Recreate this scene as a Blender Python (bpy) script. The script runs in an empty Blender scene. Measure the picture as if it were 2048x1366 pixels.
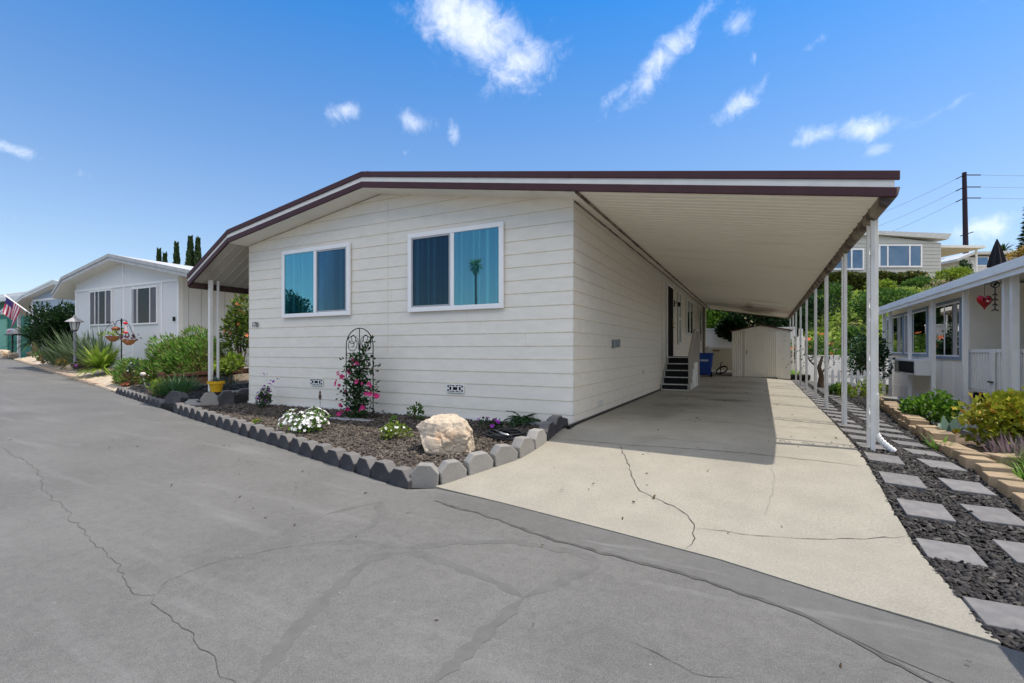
SUN_E, SKY_E, EXPO, CLOUD_C, CLOUD_MX = 2.1, .15, 1.14, (5.6, 5.4, 5.2), .50
SKY_D, SKY_O, SKY_H = .1, 4.0, .5
SKY_S, SKY_V = (.78, 1.34), (.40, .73)
import bpy, bmesh, math, random
import numpy as np
from mathutils import Vector, Matrix
random.seed(7)
R = math.radians
SC = bpy.context.scene
COL = SC.collection

# ---------------------------------------------------------------- camera and survey helpers
F_PX, CAM, HORIZON = 967.0, (2.317, -6.497, 1.05), 701.0
AX = (-.4524, .8918)          # optical axis on the ground
RT = (.8918, .4524)           # to the right of it

def ray(px, py):
    k = (px - 1024) / F_PX
    return AX[0] + k * RT[0], AX[1] + k * RT[1], (HORIZON - py) / F_PX

def at(px, py, t):
    d = ray(px, py)
    return Vector((CAM[0] + t * d[0], CAM[1] + t * d[1], CAM[2] + t * d[2]))

def on_x(px, py, X):
    d = ray(px, py); return at(px, py, (X - CAM[0]) / d[0])

def on_y(px, py, Y):
    d = ray(px, py); return at(px, py, (Y - CAM[1]) / d[1])

def on_z(px, py, z):
    d = ray(px, py); return at(px, py, (z - CAM[2]) / d[2])

def clamp(v, a=0.0, b=1.0): return max(a, min(b, v))

# ---------------------------------------------------------------- the lie of the land
KERB = [(-.9, -2.55), (-.65, -2.385), (.16, -2.50), (1.2, -2.72), (2.09, -2.92), (2.79, -3.17), (3.37, -3.34)]
def road_edge(X):
    if X < -.9: return -2.55 - .2145 * (X + .9)
    for (a, b), (c, d) in zip(KERB[:-1], KERB[1:]):
        if X <= c: return b + (d - b) * (X - a) / (c - a)
    return -3.34 - .24 * (X - 3.37)

def road_z(X, Y=0):
    return -.38 + .0315 * max(0.0, -X - 1.0) - .0002 * max(0.0, -X - 20) ** 2 * (1 if X > -70 else 1)

def lot_z(X, Y):
    d = (Y - road_edge(X)) * .975
    q = clamp(d - .35 * max(X, 0), 0, 2.4)
    return -.38 * (1 - q / 2.4) ** 1.3 - .08 * max(0.0, min(X, 5) - 2.2) * (q / 2.4)

def bed_z(X, Y):
    ye = road_edge(X)
    k = clamp((Y - ye) / max(.25, -ye - .02))
    return (road_z(X) + .09) * (1 - k) + (-.05) * k

def hit(px, py, zf, t0=.5):
    d = ray(px, py); t = t0
    while t < 120:
        x, y, z = CAM[0] + t * d[0], CAM[1] + t * d[1], CAM[2] + t * d[2]
        if z < zf(x, y): break
        t += .01
    return Vector((x, y, z))

# ---------------------------------------------------------------- materials
MATS = {}
def mat(name, col, rough=.6, var=.08, scale=6.0, bump=0.0, bscale=60.0, spec=.3, metal=0.0, col2=None, fac2=(.5, .7), scale2=2.0, stretch=None, detail=5, rnd=0.0):
    if name in MATS: return MATS[name]
    m = bpy.data.materials.new(name); m.use_nodes = True
    nt = m.node_tree; N, L = nt.nodes, nt.links
    b = N['Principled BSDF']
    b.inputs['Roughness'].default_value = rough
    b.inputs['Metallic'].default_value = metal
    b.inputs['Specular IOR Level'].default_value = spec
    tc = N.new('ShaderNodeTexCoord'); src = tc.outputs['Object']
    if stretch:
        mp = N.new('ShaderNodeMapping'); mp.inputs['Scale'].default_value = stretch
        L.new(src, mp.inputs['Vector']); src = mp.outputs['Vector']
    n = N.new('ShaderNodeTexNoise'); n.inputs['Scale'].default_value = scale; n.inputs['Detail'].default_value = detail
    L.new(src, n.inputs['Vector'])
    r = N.new('ShaderNodeValToRGB')
    r.color_ramp.elements[0].position = .3; r.color_ramp.elements[1].position = .7
    r.color_ramp.elements[0].color = [c * (1 - var) for c in col] + [1]
    r.color_ramp.elements[1].color = [min(1, c * (1 + var)) for c in col] + [1]
    L.new(n.outputs['Fac'], r.inputs['Fac'])
    out = r.outputs['Color']
    if col2:
        n2 = N.new('ShaderNodeTexNoise'); n2.inputs['Scale'].default_value = scale2; n2.inputs['Detail'].default_value = 6
        L.new(src, n2.inputs['Vector'])
        mr = N.new('ShaderNodeMapRange'); mr.inputs['From Min'].default_value = fac2[0]; mr.inputs['From Max'].default_value = fac2[1]
        L.new(n2.outputs['Fac'], mr.inputs['Value'])
        mx = N.new('ShaderNodeMix'); mx.data_type = 'RGBA'
        L.new(mr.outputs['Result'], mx.inputs['Factor']); L.new(out, mx.inputs['A']); mx.inputs['B'].default_value = list(col2) + [1]
        out = mx.outputs['Result']
    if rnd:
        oi = N.new('ShaderNodeObjectInfo'); rr = N.new('ShaderNodeMapRange'); rr.inputs['To Min'].default_value = 1 - rnd; rr.inputs['To Max'].default_value = 1 + rnd
        L.new(oi.outputs['Random'], rr.inputs['Value']); mr_ = N.new('ShaderNodeMix'); mr_.data_type = 'RGBA'; mr_.blend_type = 'MULTIPLY'; mr_.inputs['Factor'].default_value = 1
        L.new(out, mr_.inputs['A']); L.new(rr.outputs['Result'], mr_.inputs['B']); out = mr_.outputs['Result']
    L.new(out, b.inputs['Base Color'])
    if bump:
        nb = N.new('ShaderNodeTexNoise'); nb.inputs['Scale'].default_value = bscale; nb.inputs['Detail'].default_value = 4
        L.new(src, nb.inputs['Vector'])
        bp = N.new('ShaderNodeBump'); bp.inputs['Strength'].default_value = bump; bp.inputs['Distance'].default_value = .01
        L.new(nb.outputs['Fac'], bp.inputs['Height']); L.new(bp.outputs['Normal'], b.inputs['Normal'])
    MATS[name] = m
    return m

def leaf_mat(name, cols, rough=.5, trans=.42):
    if name in MATS: return MATS[name]
    m = bpy.data.materials.new(name); m.use_nodes = True
    nt = m.node_tree; N, L = nt.nodes, nt.links
    b = N['Principled BSDF']; b.inputs['Roughness'].default_value = rough; b.inputs['Specular IOR Level'].default_value = .35
    g = N.new('ShaderNodeNewGeometry')
    r = N.new('ShaderNodeValToRGB'); e = r.color_ramp.elements
    while len(e) < len(cols): e.new(.5)
    for i, c in enumerate(cols):
        e[i].position = i / max(1, len(cols) - 1); e[i].color = list(c) + [1]
    L.new(g.outputs['Random Per Island'], r.inputs['Fac']); L.new(r.outputs['Color'], b.inputs['Base Color'])
    t = N.new('ShaderNodeBsdfTranslucent'); L.new(r.outputs['Color'], t.inputs['Color'])
    mx = N.new('ShaderNodeMixShader'); mx.inputs[0].default_value = trans
    L.new(b.outputs[0], mx.inputs[1]); L.new(t.outputs[0], mx.inputs[2])
    L.new(mx.outputs[0], N['Material Output'].inputs['Surface'])
    MATS[name] = m
    return m

def glass_mat(name, refl=.4, tint=(.75, .85, .9), rough=.0, rtint=(1, 1, 1), fk=.6):
    if name in MATS: return MATS[name]
    m = bpy.data.materials.new(name); m.use_nodes = True
    nt = m.node_tree; N, L = nt.nodes, nt.links
    N.remove(N['Principled BSDF'])
    t = N.new('ShaderNodeBsdfTransparent'); t.inputs['Color'].default_value = list(tint) + [1]
    g = N.new('ShaderNodeBsdfGlossy'); g.inputs['Roughness'].default_value = rough; g.inputs['Color'].default_value = list(rtint) + [1]
    lw = N.new('ShaderNodeLayerWeight'); lw.inputs['Blend'].default_value = .25
    ma = N.new('ShaderNodeMath'); ma.operation = 'MULTIPLY_ADD'
    L.new(lw.outputs['Fresnel'], ma.inputs[0]); ma.inputs[1].default_value = fk; ma.inputs[2].default_value = refl; ma.use_clamp = True
    mx = N.new('ShaderNodeMixShader'); L.new(ma.outputs[0], mx.inputs[0]); L.new(t.outputs[0], mx.inputs[1]); L.new(g.outputs[0], mx.inputs[2])
    L.new(mx.outputs[0], N['Material Output'].inputs['Surface'])
    MATS[name] = m
    return m

# ---------------------------------------------------------------- meshes
class MB:
    """collects shapes (world coordinates) for ONE mesh object"""
    def __init__(s): s.v = []; s.f = []; s.mi = []
    def add(s, vs, fs, mi=0):
        o = len(s.v); s.v += [tuple(v) for v in vs]; s.f += [tuple(i + o for i in f) for f in fs]; s.mi += [mi] * len(fs); return s
    def box(s, a, b, mi=0):
        (x0, y0, z0), (x1, y1, z1) = [tuple(map(min, zip(a, b))), tuple(map(max, zip(a, b)))]
        vs = [(x0, y0, z0), (x1, y0, z0), (x1, y1, z0), (x0, y1, z0), (x0, y0, z1), (x1, y0, z1), (x1, y1, z1), (x0, y1, z1)]
        return s.add(vs, [(0, 3, 2, 1), (4, 5, 6, 7), (0, 1, 5, 4), (1, 2, 6, 5), (2, 3, 7, 6), (3, 0, 4, 7)], mi)
    def hexa(s, bot, top, mi=0):
        n = len(bot)
        fs = [tuple(range(n))[::-1], tuple(range(n, 2 * n))] + [(i, (i + 1) % n, n + (i + 1) % n, n + i) for i in range(n)]
        return s.add(list(bot) + list(top), fs, mi)
    def prism(s, poly, vec, mi=0):
        vec = Vector(vec)
        return s.hexa([Vector(p) for p in poly], [Vector(p) + vec for p in poly], mi)
    def tube(s, pts, r, n=8, mi=0, r2=None, cap=True):
        pts = [Vector(p) for p in pts]; k = len(pts); vs = []; fs = []
        up = None
        for i, p in enumerate(pts):
            d = (pts[min(i + 1, k - 1)] - pts[max(i - 1, 0)])
            if d.length < 1e-9: d = Vector((0, 0, 1))
            d.normalize()
            if up is None: up = Vector((0, 0, 1)) if abs(d.z) < .9 else Vector((1, 0, 0))
            u = d.cross(up)
            if u.length < 1e-4: u = d.cross(Vector((0, 1, 0)))
            u.normalize(); w = u.cross(d); up = w
            rr = r[i] if isinstance(r, (list, tuple)) else (r if r2 is None else r + (r2 - r) * i / max(1, k - 1))
            for j in range(n):
                a = 2 * math.pi * j / n
                vs.append(p + u * math.cos(a) * rr + w * math.sin(a) * rr)
        for i in range(k - 1):
            for j in range(n):
                a, b = i * n + j, i * n + (j + 1) % n
                fs.append((a, b, b + n, a + n))
        if cap: fs += [tuple(range(n))[::-1], tuple(range((k - 1) * n, k * n))]
        return s.add(vs, fs, mi)
    def lathe(s, c, prof, n=20, mi=0, ax=None):
        c = Vector(c); vs = []; fs = []
        for (r, z) in prof:
            for j in range(n):
                a = 2 * math.pi * j / n; vs.append(c + Vector((r * math.cos(a), r * math.sin(a), z)))
        for i in range(len(prof) - 1):
            for j in range(n):
                a, b = i * n + j, i * n + (j + 1) % n; fs.append((a, b, b + n, a + n))
        fs += [tuple(range(n))[::-1], tuple(range((len(prof) - 1) * n, len(prof) * n))]
        return s.add(vs, fs, mi)
    def arr(s, V, Fq, mi=0):
        return s.add([tuple(v) for v in V], [tuple(int(i) for i in f) for f in Fq], mi)
    def build(s, name, m, parent=None, smooth=False, bevel=0.0, seg=2):
        me = bpy.data.meshes.new(name)
        off = Vector(parent_loc(parent)) if parent else Vector((0, 0, 0))
        me.from_pydata([(v[0] - off.x, v[1] - off.y, v[2] - off.z) for v in s.v], [], s.f)
        me.validate(clean_customdata=False); me.update()
        for mm in (m if isinstance(m, (list, tuple)) else [m]): me.materials.append(mm)
        if isinstance(m, (list, tuple)) and len(me.polygons) == len(s.mi): me.polygons.foreach_set('material_index', s.mi)
        if smooth: me.polygons.foreach_set('use_smooth', [True] * len(me.polygons))
        o = bpy.data.objects.new(name, me); COL.objects.link(o)
        if parent: o.parent = parent
        if bevel:
            b = o.modifiers.new('bevel', 'BEVEL'); b.width = bevel; b.segments = seg; b.limit_method = 'ANGLE'; b.angle_limit = R(40)
        return o

def parent_loc(o):
    p = Vector((0, 0, 0))
    while o is not None: p += Vector(o.location); o = o.parent
    return p

def tag(o, label, cat, group=None, kind=None):
    o['label'] = label; o['category'] = cat
    if group: o['group'] = group
    if kind: o['kind'] = kind
    return o

def struct(o, kind='structure'):
    o['kind'] = kind; return o

def thing(name, label, cat, loc, group=None):
    o = bpy.data.objects.new(name, None); COL.objects.link(o); o.location = loc; o.empty_display_size = .1
    return tag(o, label, cat, group)

def copy_tree(o, parent=None):
    c = o.copy(); COL.objects.link(c)
    if parent is not None: c.parent = parent
    for ch in [x for x in bpy.data.objects if x.parent == o]: copy_tree(ch, c)
    return c

def arrmesh(name, V, Q, m, parent=None, smooth=False):
    """fast mesh from numpy vertices (n,3) and quads (k,4)"""
    me = bpy.data.meshes.new(name)
    V = np.asarray(V, dtype=np.float32).copy(); Q = np.asarray(Q, dtype=np.int32)
    if parent: V -= np.array(parent_loc(parent), dtype=np.float32)
    me.vertices.add(len(V)); me.vertices.foreach_set('co', V.ravel())
    k = Q.shape[1]
    me.loops.add(Q.size); me.loops.foreach_set('vertex_index', Q.ravel())
    me.polygons.add(len(Q)); me.polygons.foreach_set('loop_start', np.arange(0, Q.size, k, dtype=np.int32))
    me.polygons.foreach_set('loop_total', np.full(len(Q), k, dtype=np.int32))
    me.update(calc_edges=True)
    me.materials.append(m)
    if smooth: me.polygons.foreach_set('use_smooth', [True] * len(me.polygons))
    o = bpy.data.objects.new(name, me); COL.objects.link(o)
    if parent: o.parent = parent
    return o

RNG = np.random.default_rng(11)
def unit(a): return a / np.maximum(1e-9, np.linalg.norm(a, axis=1, keepdims=True))

def leaves(P, D, length, width, fold=.25, droop=0.0):
    """kite shaped leaves at points P growing along D; returns V, Q (two quads-as-kites folded on the midrib)"""
    n = len(P)
    L_ = (np.broadcast_to(length, (n,)) * RNG.uniform(.7, 1.25, n))[:, None]; W_ = (np.broadcast_to(width, (n,)) * RNG.uniform(.75, 1.2, n))[:, None]
    D = unit(D); rnd = unit(RNG.normal(size=(n, 3)))
    S = unit(np.cross(D, rnd)); U = np.cross(S, D)
    a = P; tip = P + D * L_ - U * L_ * droop
    mid = P + D * L_ * .5
    l = mid + S * W_ * .5 + U * W_ * fold; r_ = mid - S * W_ * .5 + U * W_ * fold
    V = np.stack([a, r_, tip, l], 1).reshape(-1, 3)
    Q = np.arange(4 * n).reshape(n, 4)
    return V, Q

def clump_points(n, c, rad, lumps=14, seed=0, shell=.55, flat=True, lump=.42):
    """points through an uneven crown: a union of random lumps spread inside an ellipsoid"""
    g = np.random.default_rng(seed)
    c = np.array(c, float); rad = np.array(rad, float)
    d = unit(g.normal(size=(lumps, 3))); 
    if flat: d[:, 2] = np.abs(d[:, 2]) * 1.0 - .12
    rr = g.uniform(.3, .72, (lumps, 1))
    lc = d * rr; lr = g.uniform(.7, 1.15, lumps) * lump
    k = g.integers(0, lumps, n)
    q = unit(g.normal(size=(n, 3))) * (shell + (1 - shell) * g.uniform(0, 1, (n, 1)) ** .5) 
    p = lc[k] + q * lr[k][:, None]
    out = unit(q + lc[k] * .8)
    if flat:
        keep = p[:, 2] > -.5; p = p[keep]; out = out[keep]
    return c + p * rad, unit(out * (1 / rad) * rad.mean())

def bush(name, label, cat, base, rad, n, leaf, m, seed, group=None, lumps=14, stem=None, stems=5, droop=.1, up=.35, lump=.42, wide=.55, core=True, raise_=.55):
    """thing > crown (leaf mesh) and stems"""
    b = Vector(base)
    t = thing(name, label, cat, b, group)
    c = (b.x, b.y, b.z + rad[2] * raise_)
    P, D = clump_points(n, c, rad, lumps, seed, lump=lump)
    keep = P[:, 2] > b.z + .01; P, D = P[keep], D[keep]
    D = unit(D + RNG.normal(size=P.shape) * .45 + np.array([0, 0, up]))
    V, Q = leaves(P, D, leaf, leaf * wide, droop=droop)
    arrmesh('crown', V, Q, m, t)
    if stems:
        g = random.Random(seed); s = MB()
        for i in range(stems):
            a = g.uniform(0, 6.28); q = g.uniform(.2, .6)
            e = Vector((b.x + rad[0] * q * math.cos(a), b.y + rad[1] * q * math.sin(a), b.z + rad[2] * g.uniform(.7, 1.2)))
            s0 = b + Vector((g.uniform(-.05, .05) * rad[0], g.uniform(-.05, .05) * rad[1], -.03))
            mid = (s0 + e) / 2 + Vector((0, 0, -.05 * rad[2]))
            s.tube([s0, mid, e], max(.006, .02 * max(rad)), 5, r2=.004)
        s.build('stem', stem or MATS.get('bark') or mat('bark', (.10, .07, .045), .9, .3, 20, .5, 60), t)
    return t

def blades(n, base, spread, length, width, seed, up=(.4, 1.2), bend=.5, segs=4, elev=None):
    """strap leaves from a tuft: returns V, Q"""
    g = np.random.default_rng(seed); V = []; Q = []
    for i in range(n):
        a = g.uniform(0, 2 * math.pi); e = g.uniform(*up); L = length * g.uniform(.65, 1.1); w = width * g.uniform(.7, 1.15)
        h = np.array([math.cos(a), math.sin(a), 0]); s = np.array([-math.sin(a), math.cos(a), 0])
        p = np.array(base, float) + h * g.uniform(0, spread) + s * g.uniform(-spread, spread) * .5
        el = e; o = len(V)
        for k in range(segs + 1):
            f = k / segs; ww = w * (1 - f ** 2.2) * (.6 + .8 * min(1, f * 2)) * .5 + .0006
            V.append(p - s * ww); V.append(p + s * ww)
            p = p + (h * math.cos(el) + np.array([0, 0, 1]) * math.sin(el)) * (L / segs); el -= bend * g.uniform(.6, 1.4) / segs
        for k in range(segs):
            Q.append((o + 2 * k, o + 2 * k + 1, o + 2 * k + 3, o + 2 * k + 2))
    return np.array(V), np.array(Q)

def sheet(name, poly, zf, m, step=.5, ofs=0.0, parent=None, kind='structure', skirt=0.0, xcuts=()):
    """a ground sheet with the outline poly draped over the height function zf"""
    bm = bmesh.new()
    bm.faces.new([bm.verts.new((x, y, 0)) for x, y in poly])
    xs = [p[0] for p in poly]; ys = [p[1] for p in poly]
    def cuts(a, b): k = int(math.ceil((b - a) / step)); return [a + (b - a) * i / k for i in range(1, k)]
    for x in cuts(min(xs), max(xs)) + list(xcuts):
        bmesh.ops.bisect_plane(bm, geom=bm.verts[:] + bm.edges[:] + bm.faces[:], plane_co=(x, 0, 0), plane_no=(1, 0, 0), dist=1e-5)
    for y in cuts(min(ys), max(ys)):
        bmesh.ops.bisect_plane(bm, geom=bm.verts[:] + bm.edges[:] + bm.faces[:], plane_co=(0, y, 0), plane_no=(0, 1, 0), dist=1e-5)
    for v in bm.verts: v.co.z = zf(v.co.x, v.co.y) + ofs
    if skirt:
        ed = [e for e in bm.edges if len(e.link_faces) == 1]
        ret = bmesh.ops.extrude_edge_only(bm, edges=ed)
        for v in [g for g in ret['geom'] if isinstance(g, bmesh.types.BMVert)]: v.co.z -= skirt
    bmesh.ops.recalc_face_normals(bm, faces=bm.faces[:])
    me = bpy.data.meshes.new(name); bm.to_mesh(me); bm.free(); me.materials.append(m)
    if me.polygons and sum(p.normal.z * p.area for p in me.polygons) < 0: me.flip_normals()
    me.polygons.foreach_set('use_smooth', [not skirt] * len(me.polygons))
    o = bpy.data.objects.new(name, me); COL.objects.link(o)
    if kind: o['kind'] = kind
    if parent: o.parent = parent
    return o

def text_mesh(name, body, size, m, parent, origin, xdir, zdir, ext=.004, shear=0.0):
    cu = bpy.data.curves.new(name, 'FONT'); cu.body = body; cu.size = size; cu.extrude = ext; cu.align_x = 'CENTER'; cu.align_y = 'CENTER'; cu.shear = shear
    to = bpy.data.objects.new(name, cu); COL.objects.link(to)
    dg = bpy.context.evaluated_depsgraph_get(); me = bpy.data.meshes.new_from_object(to.evaluated_get(dg))
    bpy.data.objects.remove(to)
    me.materials.clear(); me.materials.append(m)
    o = bpy.data.objects.new(name, me); COL.objects.link(o)
    x, z = Vector(xdir).normalized(), Vector(zdir).normalized(); n = x.cross(z)
    o.matrix_world = Matrix(((x.x, z.x, n.x, 0), (x.y, z.y, n.y, 0), (x.z, z.z, n.z, 0), (0, 0, 0, 1)))
    o.location = Vector(origin) - (parent_loc(parent) if parent else Vector((0, 0, 0)))
    if parent: o.parent = parent
    return o
# ---------------------------------------------------------------- camera, sun, sky
cam = bpy.data.cameras.new('camera'); co = bpy.data.objects.new('camera', cam); COL.objects.link(co)
cam.lens = 17.0; cam.sensor_width = 36; cam.shift_y = (HORIZON - 683) / 2048; cam.clip_end = 3000; cam.clip_start = .05
co.location = CAM; co.rotation_euler = (R(90), 0, math.atan2(-AX[0], AX[1])); SC.camera = co

SUN = Vector((1.15, .37, 2.85)).normalized()
sl = bpy.data.lights.new('sun', 'SUN'); so = bpy.data.objects.new('sun', sl); COL.objects.link(so)
sl.energy = SUN_E; sl.angle = R(.5); sl.color = (1.0, .925, .815)
so.rotation_euler = SUN.to_track_quat('Z', 'Y').to_euler(); so.location = (20, 10, 50)

w = bpy.data.worlds.new('World'); SC.world = w; w.use_nodes = True
nt = w.node_tree; N, L = nt.nodes, nt.links; N.clear()
out = N.new('ShaderNodeOutputWorld'); bg = N.new('ShaderNodeBackground'); bg.inputs['Strength'].default_value = SKY_E
sky = N.new('ShaderNodeTexSky'); sky.sky_type = 'NISHITA'; sky.sun_disc = False
sky.sun_elevation = math.asin(SUN.z); sky.sun_rotation = math.atan2(SUN.x, SUN.y)
sky.air_density = 1.0; sky.dust_density = SKY_D; sky.ozone_density = SKY_O; sky.altitude = 100
hsv = N.new('ShaderNodeHueSaturation'); hsv.inputs['Hue'].default_value = SKY_H
L.new(sky.outputs[0], hsv.inputs['Color'])
tc = N.new('ShaderNodeTexCoord')
sx = N.new('ShaderNodeSeparateXYZ'); L.new(tc.outputs['Generated'], sx.inputs[0])
for sock, a_, b_ in (('Saturation',) + SKY_S, ('Value',) + SKY_V):
    e_ = N.new('ShaderNodeMapRange'); e_.inputs['From Min'].default_value = 0; e_.inputs['From Max'].default_value = .6; e_.inputs['To Min'].default_value = a_; e_.inputs['To Max'].default_value = b_
    L.new(sx.outputs['Z'], e_.inputs['Value']); L.new(e_.outputs['Result'], hsv.inputs[sock])
cn = N.new('ShaderNodeTexNoise'); cn.inputs['Scale'].default_value = 13; cn.inputs['Detail'].default_value = 9; cn.inputs['Roughness'].default_value = .62; cn.inputs['Distortion'].default_value = .5
L.new(tc.outputs['Generated'], cn.inputs['Vector'])
def vmath(op, a=None, b=None):
    n = N.new('ShaderNodeVectorMath'); n.operation = op
    if a is not None: L.new(a, n.inputs[0])
    if b is not None: n.inputs[1].default_value = b
    return n
def smath(op, a, b, c=None, cl=False):
    n = N.new('ShaderNodeMath'); n.operation = op; n.use_clamp = cl
    for i, q in enumerate((a, b, c)):
        if q is None: continue
        if isinstance(q, (int, float)): n.inputs[i].default_value = q
        else: L.new(q, n.inputs[i])
    return n.outputs[0]
# each cloud: the sky direction it stands in, its half length and half height, its slant, its density
CL = [(950, 62, 140, 82, 20, 1.3), (1040, 125, 90, 58, -15, 1.1), (900, 30, 75, 50, 30, .9), (1320, 125, 130, 34, -38, 1.1), (1245, 180, 60, 18, -28, .85), (1480, 45, 45, 34, -60, .88), (690, 224, 38, 27, -20, .95), (832, 243, 40, 28, 0, .95), (906, 262, 15, 28, 0, .75), (1475, 215, 80, 24, -30, .92), (1625, 90, 50, 12, -25, .62), (1618, 275, 50, 24, -5, .98), (1745, 255, 54, 32, 15, 1.05), (1752, 300, 46, 20, -20, .8), (1885, 218, 80, 15, -28, .68), (35, 302, 70, 17, 15, .85), (150, 345, 45, 14, 10, .55), (1960, 455, 110, 36, -20, .9), (1835, 50, 26, 14, -70, .4)]
acc = None
FILL_CL = [(190, 48, 34, 13, 1.5), (222, 40, 24, 12, 1.4), (150, 42, 26, 12, 1.4), (200, 70, 24, 12, 1.3), (120, 62, 22, 12, 1.2), (88, 24, 30, 13, 1.4), (70, 42, 26, 14, 1.4), (110, 44, 30, 15, 1.4), (90, 10, 40, 8, 1.3), (95, 62, 30, 12, 1.3), (60, 22, 16, 9, 1.3), (118, 26, 20, 12, 1.3)]   # unseen cumulus added to brighten shaded walls: compass, height, half sizes in degrees
SW = []
for (px, py, a, b, sl_, dn) in CL:
    d0 = Vector(ray(px, py)); k = d0.length; d0 = d0 / k
    c_, s_ = math.cos(R(sl_)), math.sin(R(sl_))
    du = (Vector(ray(px + 10 * c_, py + 10 * s_)).normalized() - d0) / 10
    dv = (Vector(ray(px - 10 * s_, py + 10 * c_)).normalized() - d0) / 10
    SW.append((d0, du * a, dv * b, dn, 0))
for (az, el, a, b, dn) in FILL_CL:
    d0 = Vector((math.sin(R(az)) * math.cos(R(el)), math.cos(R(az)) * math.cos(R(el)), math.sin(R(el))))
    du = Vector((math.cos(R(az)), -math.sin(R(az)), 0)); dv = d0.cross(du)
    SW.append((d0, du * R(a), dv * R(b), dn, 1))
accs = [None, None]
for (d0, du, dv, dn, wh) in SW:
    nrm = vmath('NORMALIZE', tc.outputs['Generated'])
    sub = vmath('SUBTRACT', nrm.outputs[0], d0)
    u = vmath('DOT_PRODUCT', sub.outputs[0], du / du.length ** 2); v = vmath('DOT_PRODUCT', sub.outputs[0], dv / dv.length ** 2)
    q = smath('ADD', smath('MULTIPLY', u.outputs['Value'], u.outputs['Value']), smath('MULTIPLY', v.outputs['Value'], v.outputs['Value']))
    g = smath('MULTIPLY', smath('POWER', 2.718, smath('MULTIPLY', q, -.9)), dn)
    accs[wh] = g if accs[wh] is None else smath('MAXIMUM', accs[wh], g)
# density: the cloud's swell minus ragged noise
cn2 = N.new('ShaderNodeTexNoise'); cn2.inputs['Scale'].default_value = 26; cn2.inputs['Detail'].default_value = 10; cn2.inputs['Roughness'].default_value = .68; cn2.inputs['Distortion'].default_value = .6
L.new(tc.outputs['Generated'], cn2.inputs['Vector'])
nz = smath('MULTIPLY_ADD', cn2.outputs['Fac'], .85, smath('MULTIPLY', cn.outputs['Fac'], .6))
def cloud_fac(acc, mx_, soft):
    de = smath('ADD', acc, smath('MULTIPLY_ADD', nz, 1.75, -1.60))
    mr = N.new('ShaderNodeMapRange'); mr.interpolation_type = 'SMOOTHSTEP'
    mr.inputs['From Min'].default_value = .02; mr.inputs['From Max'].default_value = soft; mr.inputs['To Max'].default_value = mx_
    L.new(de, mr.inputs['Value']); return mr.outputs['Result']
cf = smath('MAXIMUM', cloud_fac(accs[0], CLOUD_MX, 1.2), cloud_fac(accs[1], 1.0, .9))
cm = N.new('ShaderNodeMix'); cm.data_type = 'RGBA'
L.new(cf, cm.inputs['Factor']); L.new(hsv.outputs['Color'], cm.inputs['A']); cm.inputs['B'].default_value = CLOUD_C + (1,)
L.new(cm.outputs['Result'], bg.inputs['Color']); L.new(bg.outputs[0], out.inputs['Surface'])
SC.view_settings.view_transform = 'Standard'; SC.view_settings.look = 'None'; SC.view_settings.exposure = EXPO; SC.view_settings.gamma = 1
SC.cycles.max_bounces = 12; SC.cycles.diffuse_bounces = 7; SC.cycles.transparent_max_bounces = 12; SC.cycles.use_denoising = True
SC.cycles.sample_clamp_indirect = 8
for m_ in ('OPENIMAGEDENOISE',):
    try: SC.cycles.denoiser = m_
    except Exception: pass

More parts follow.
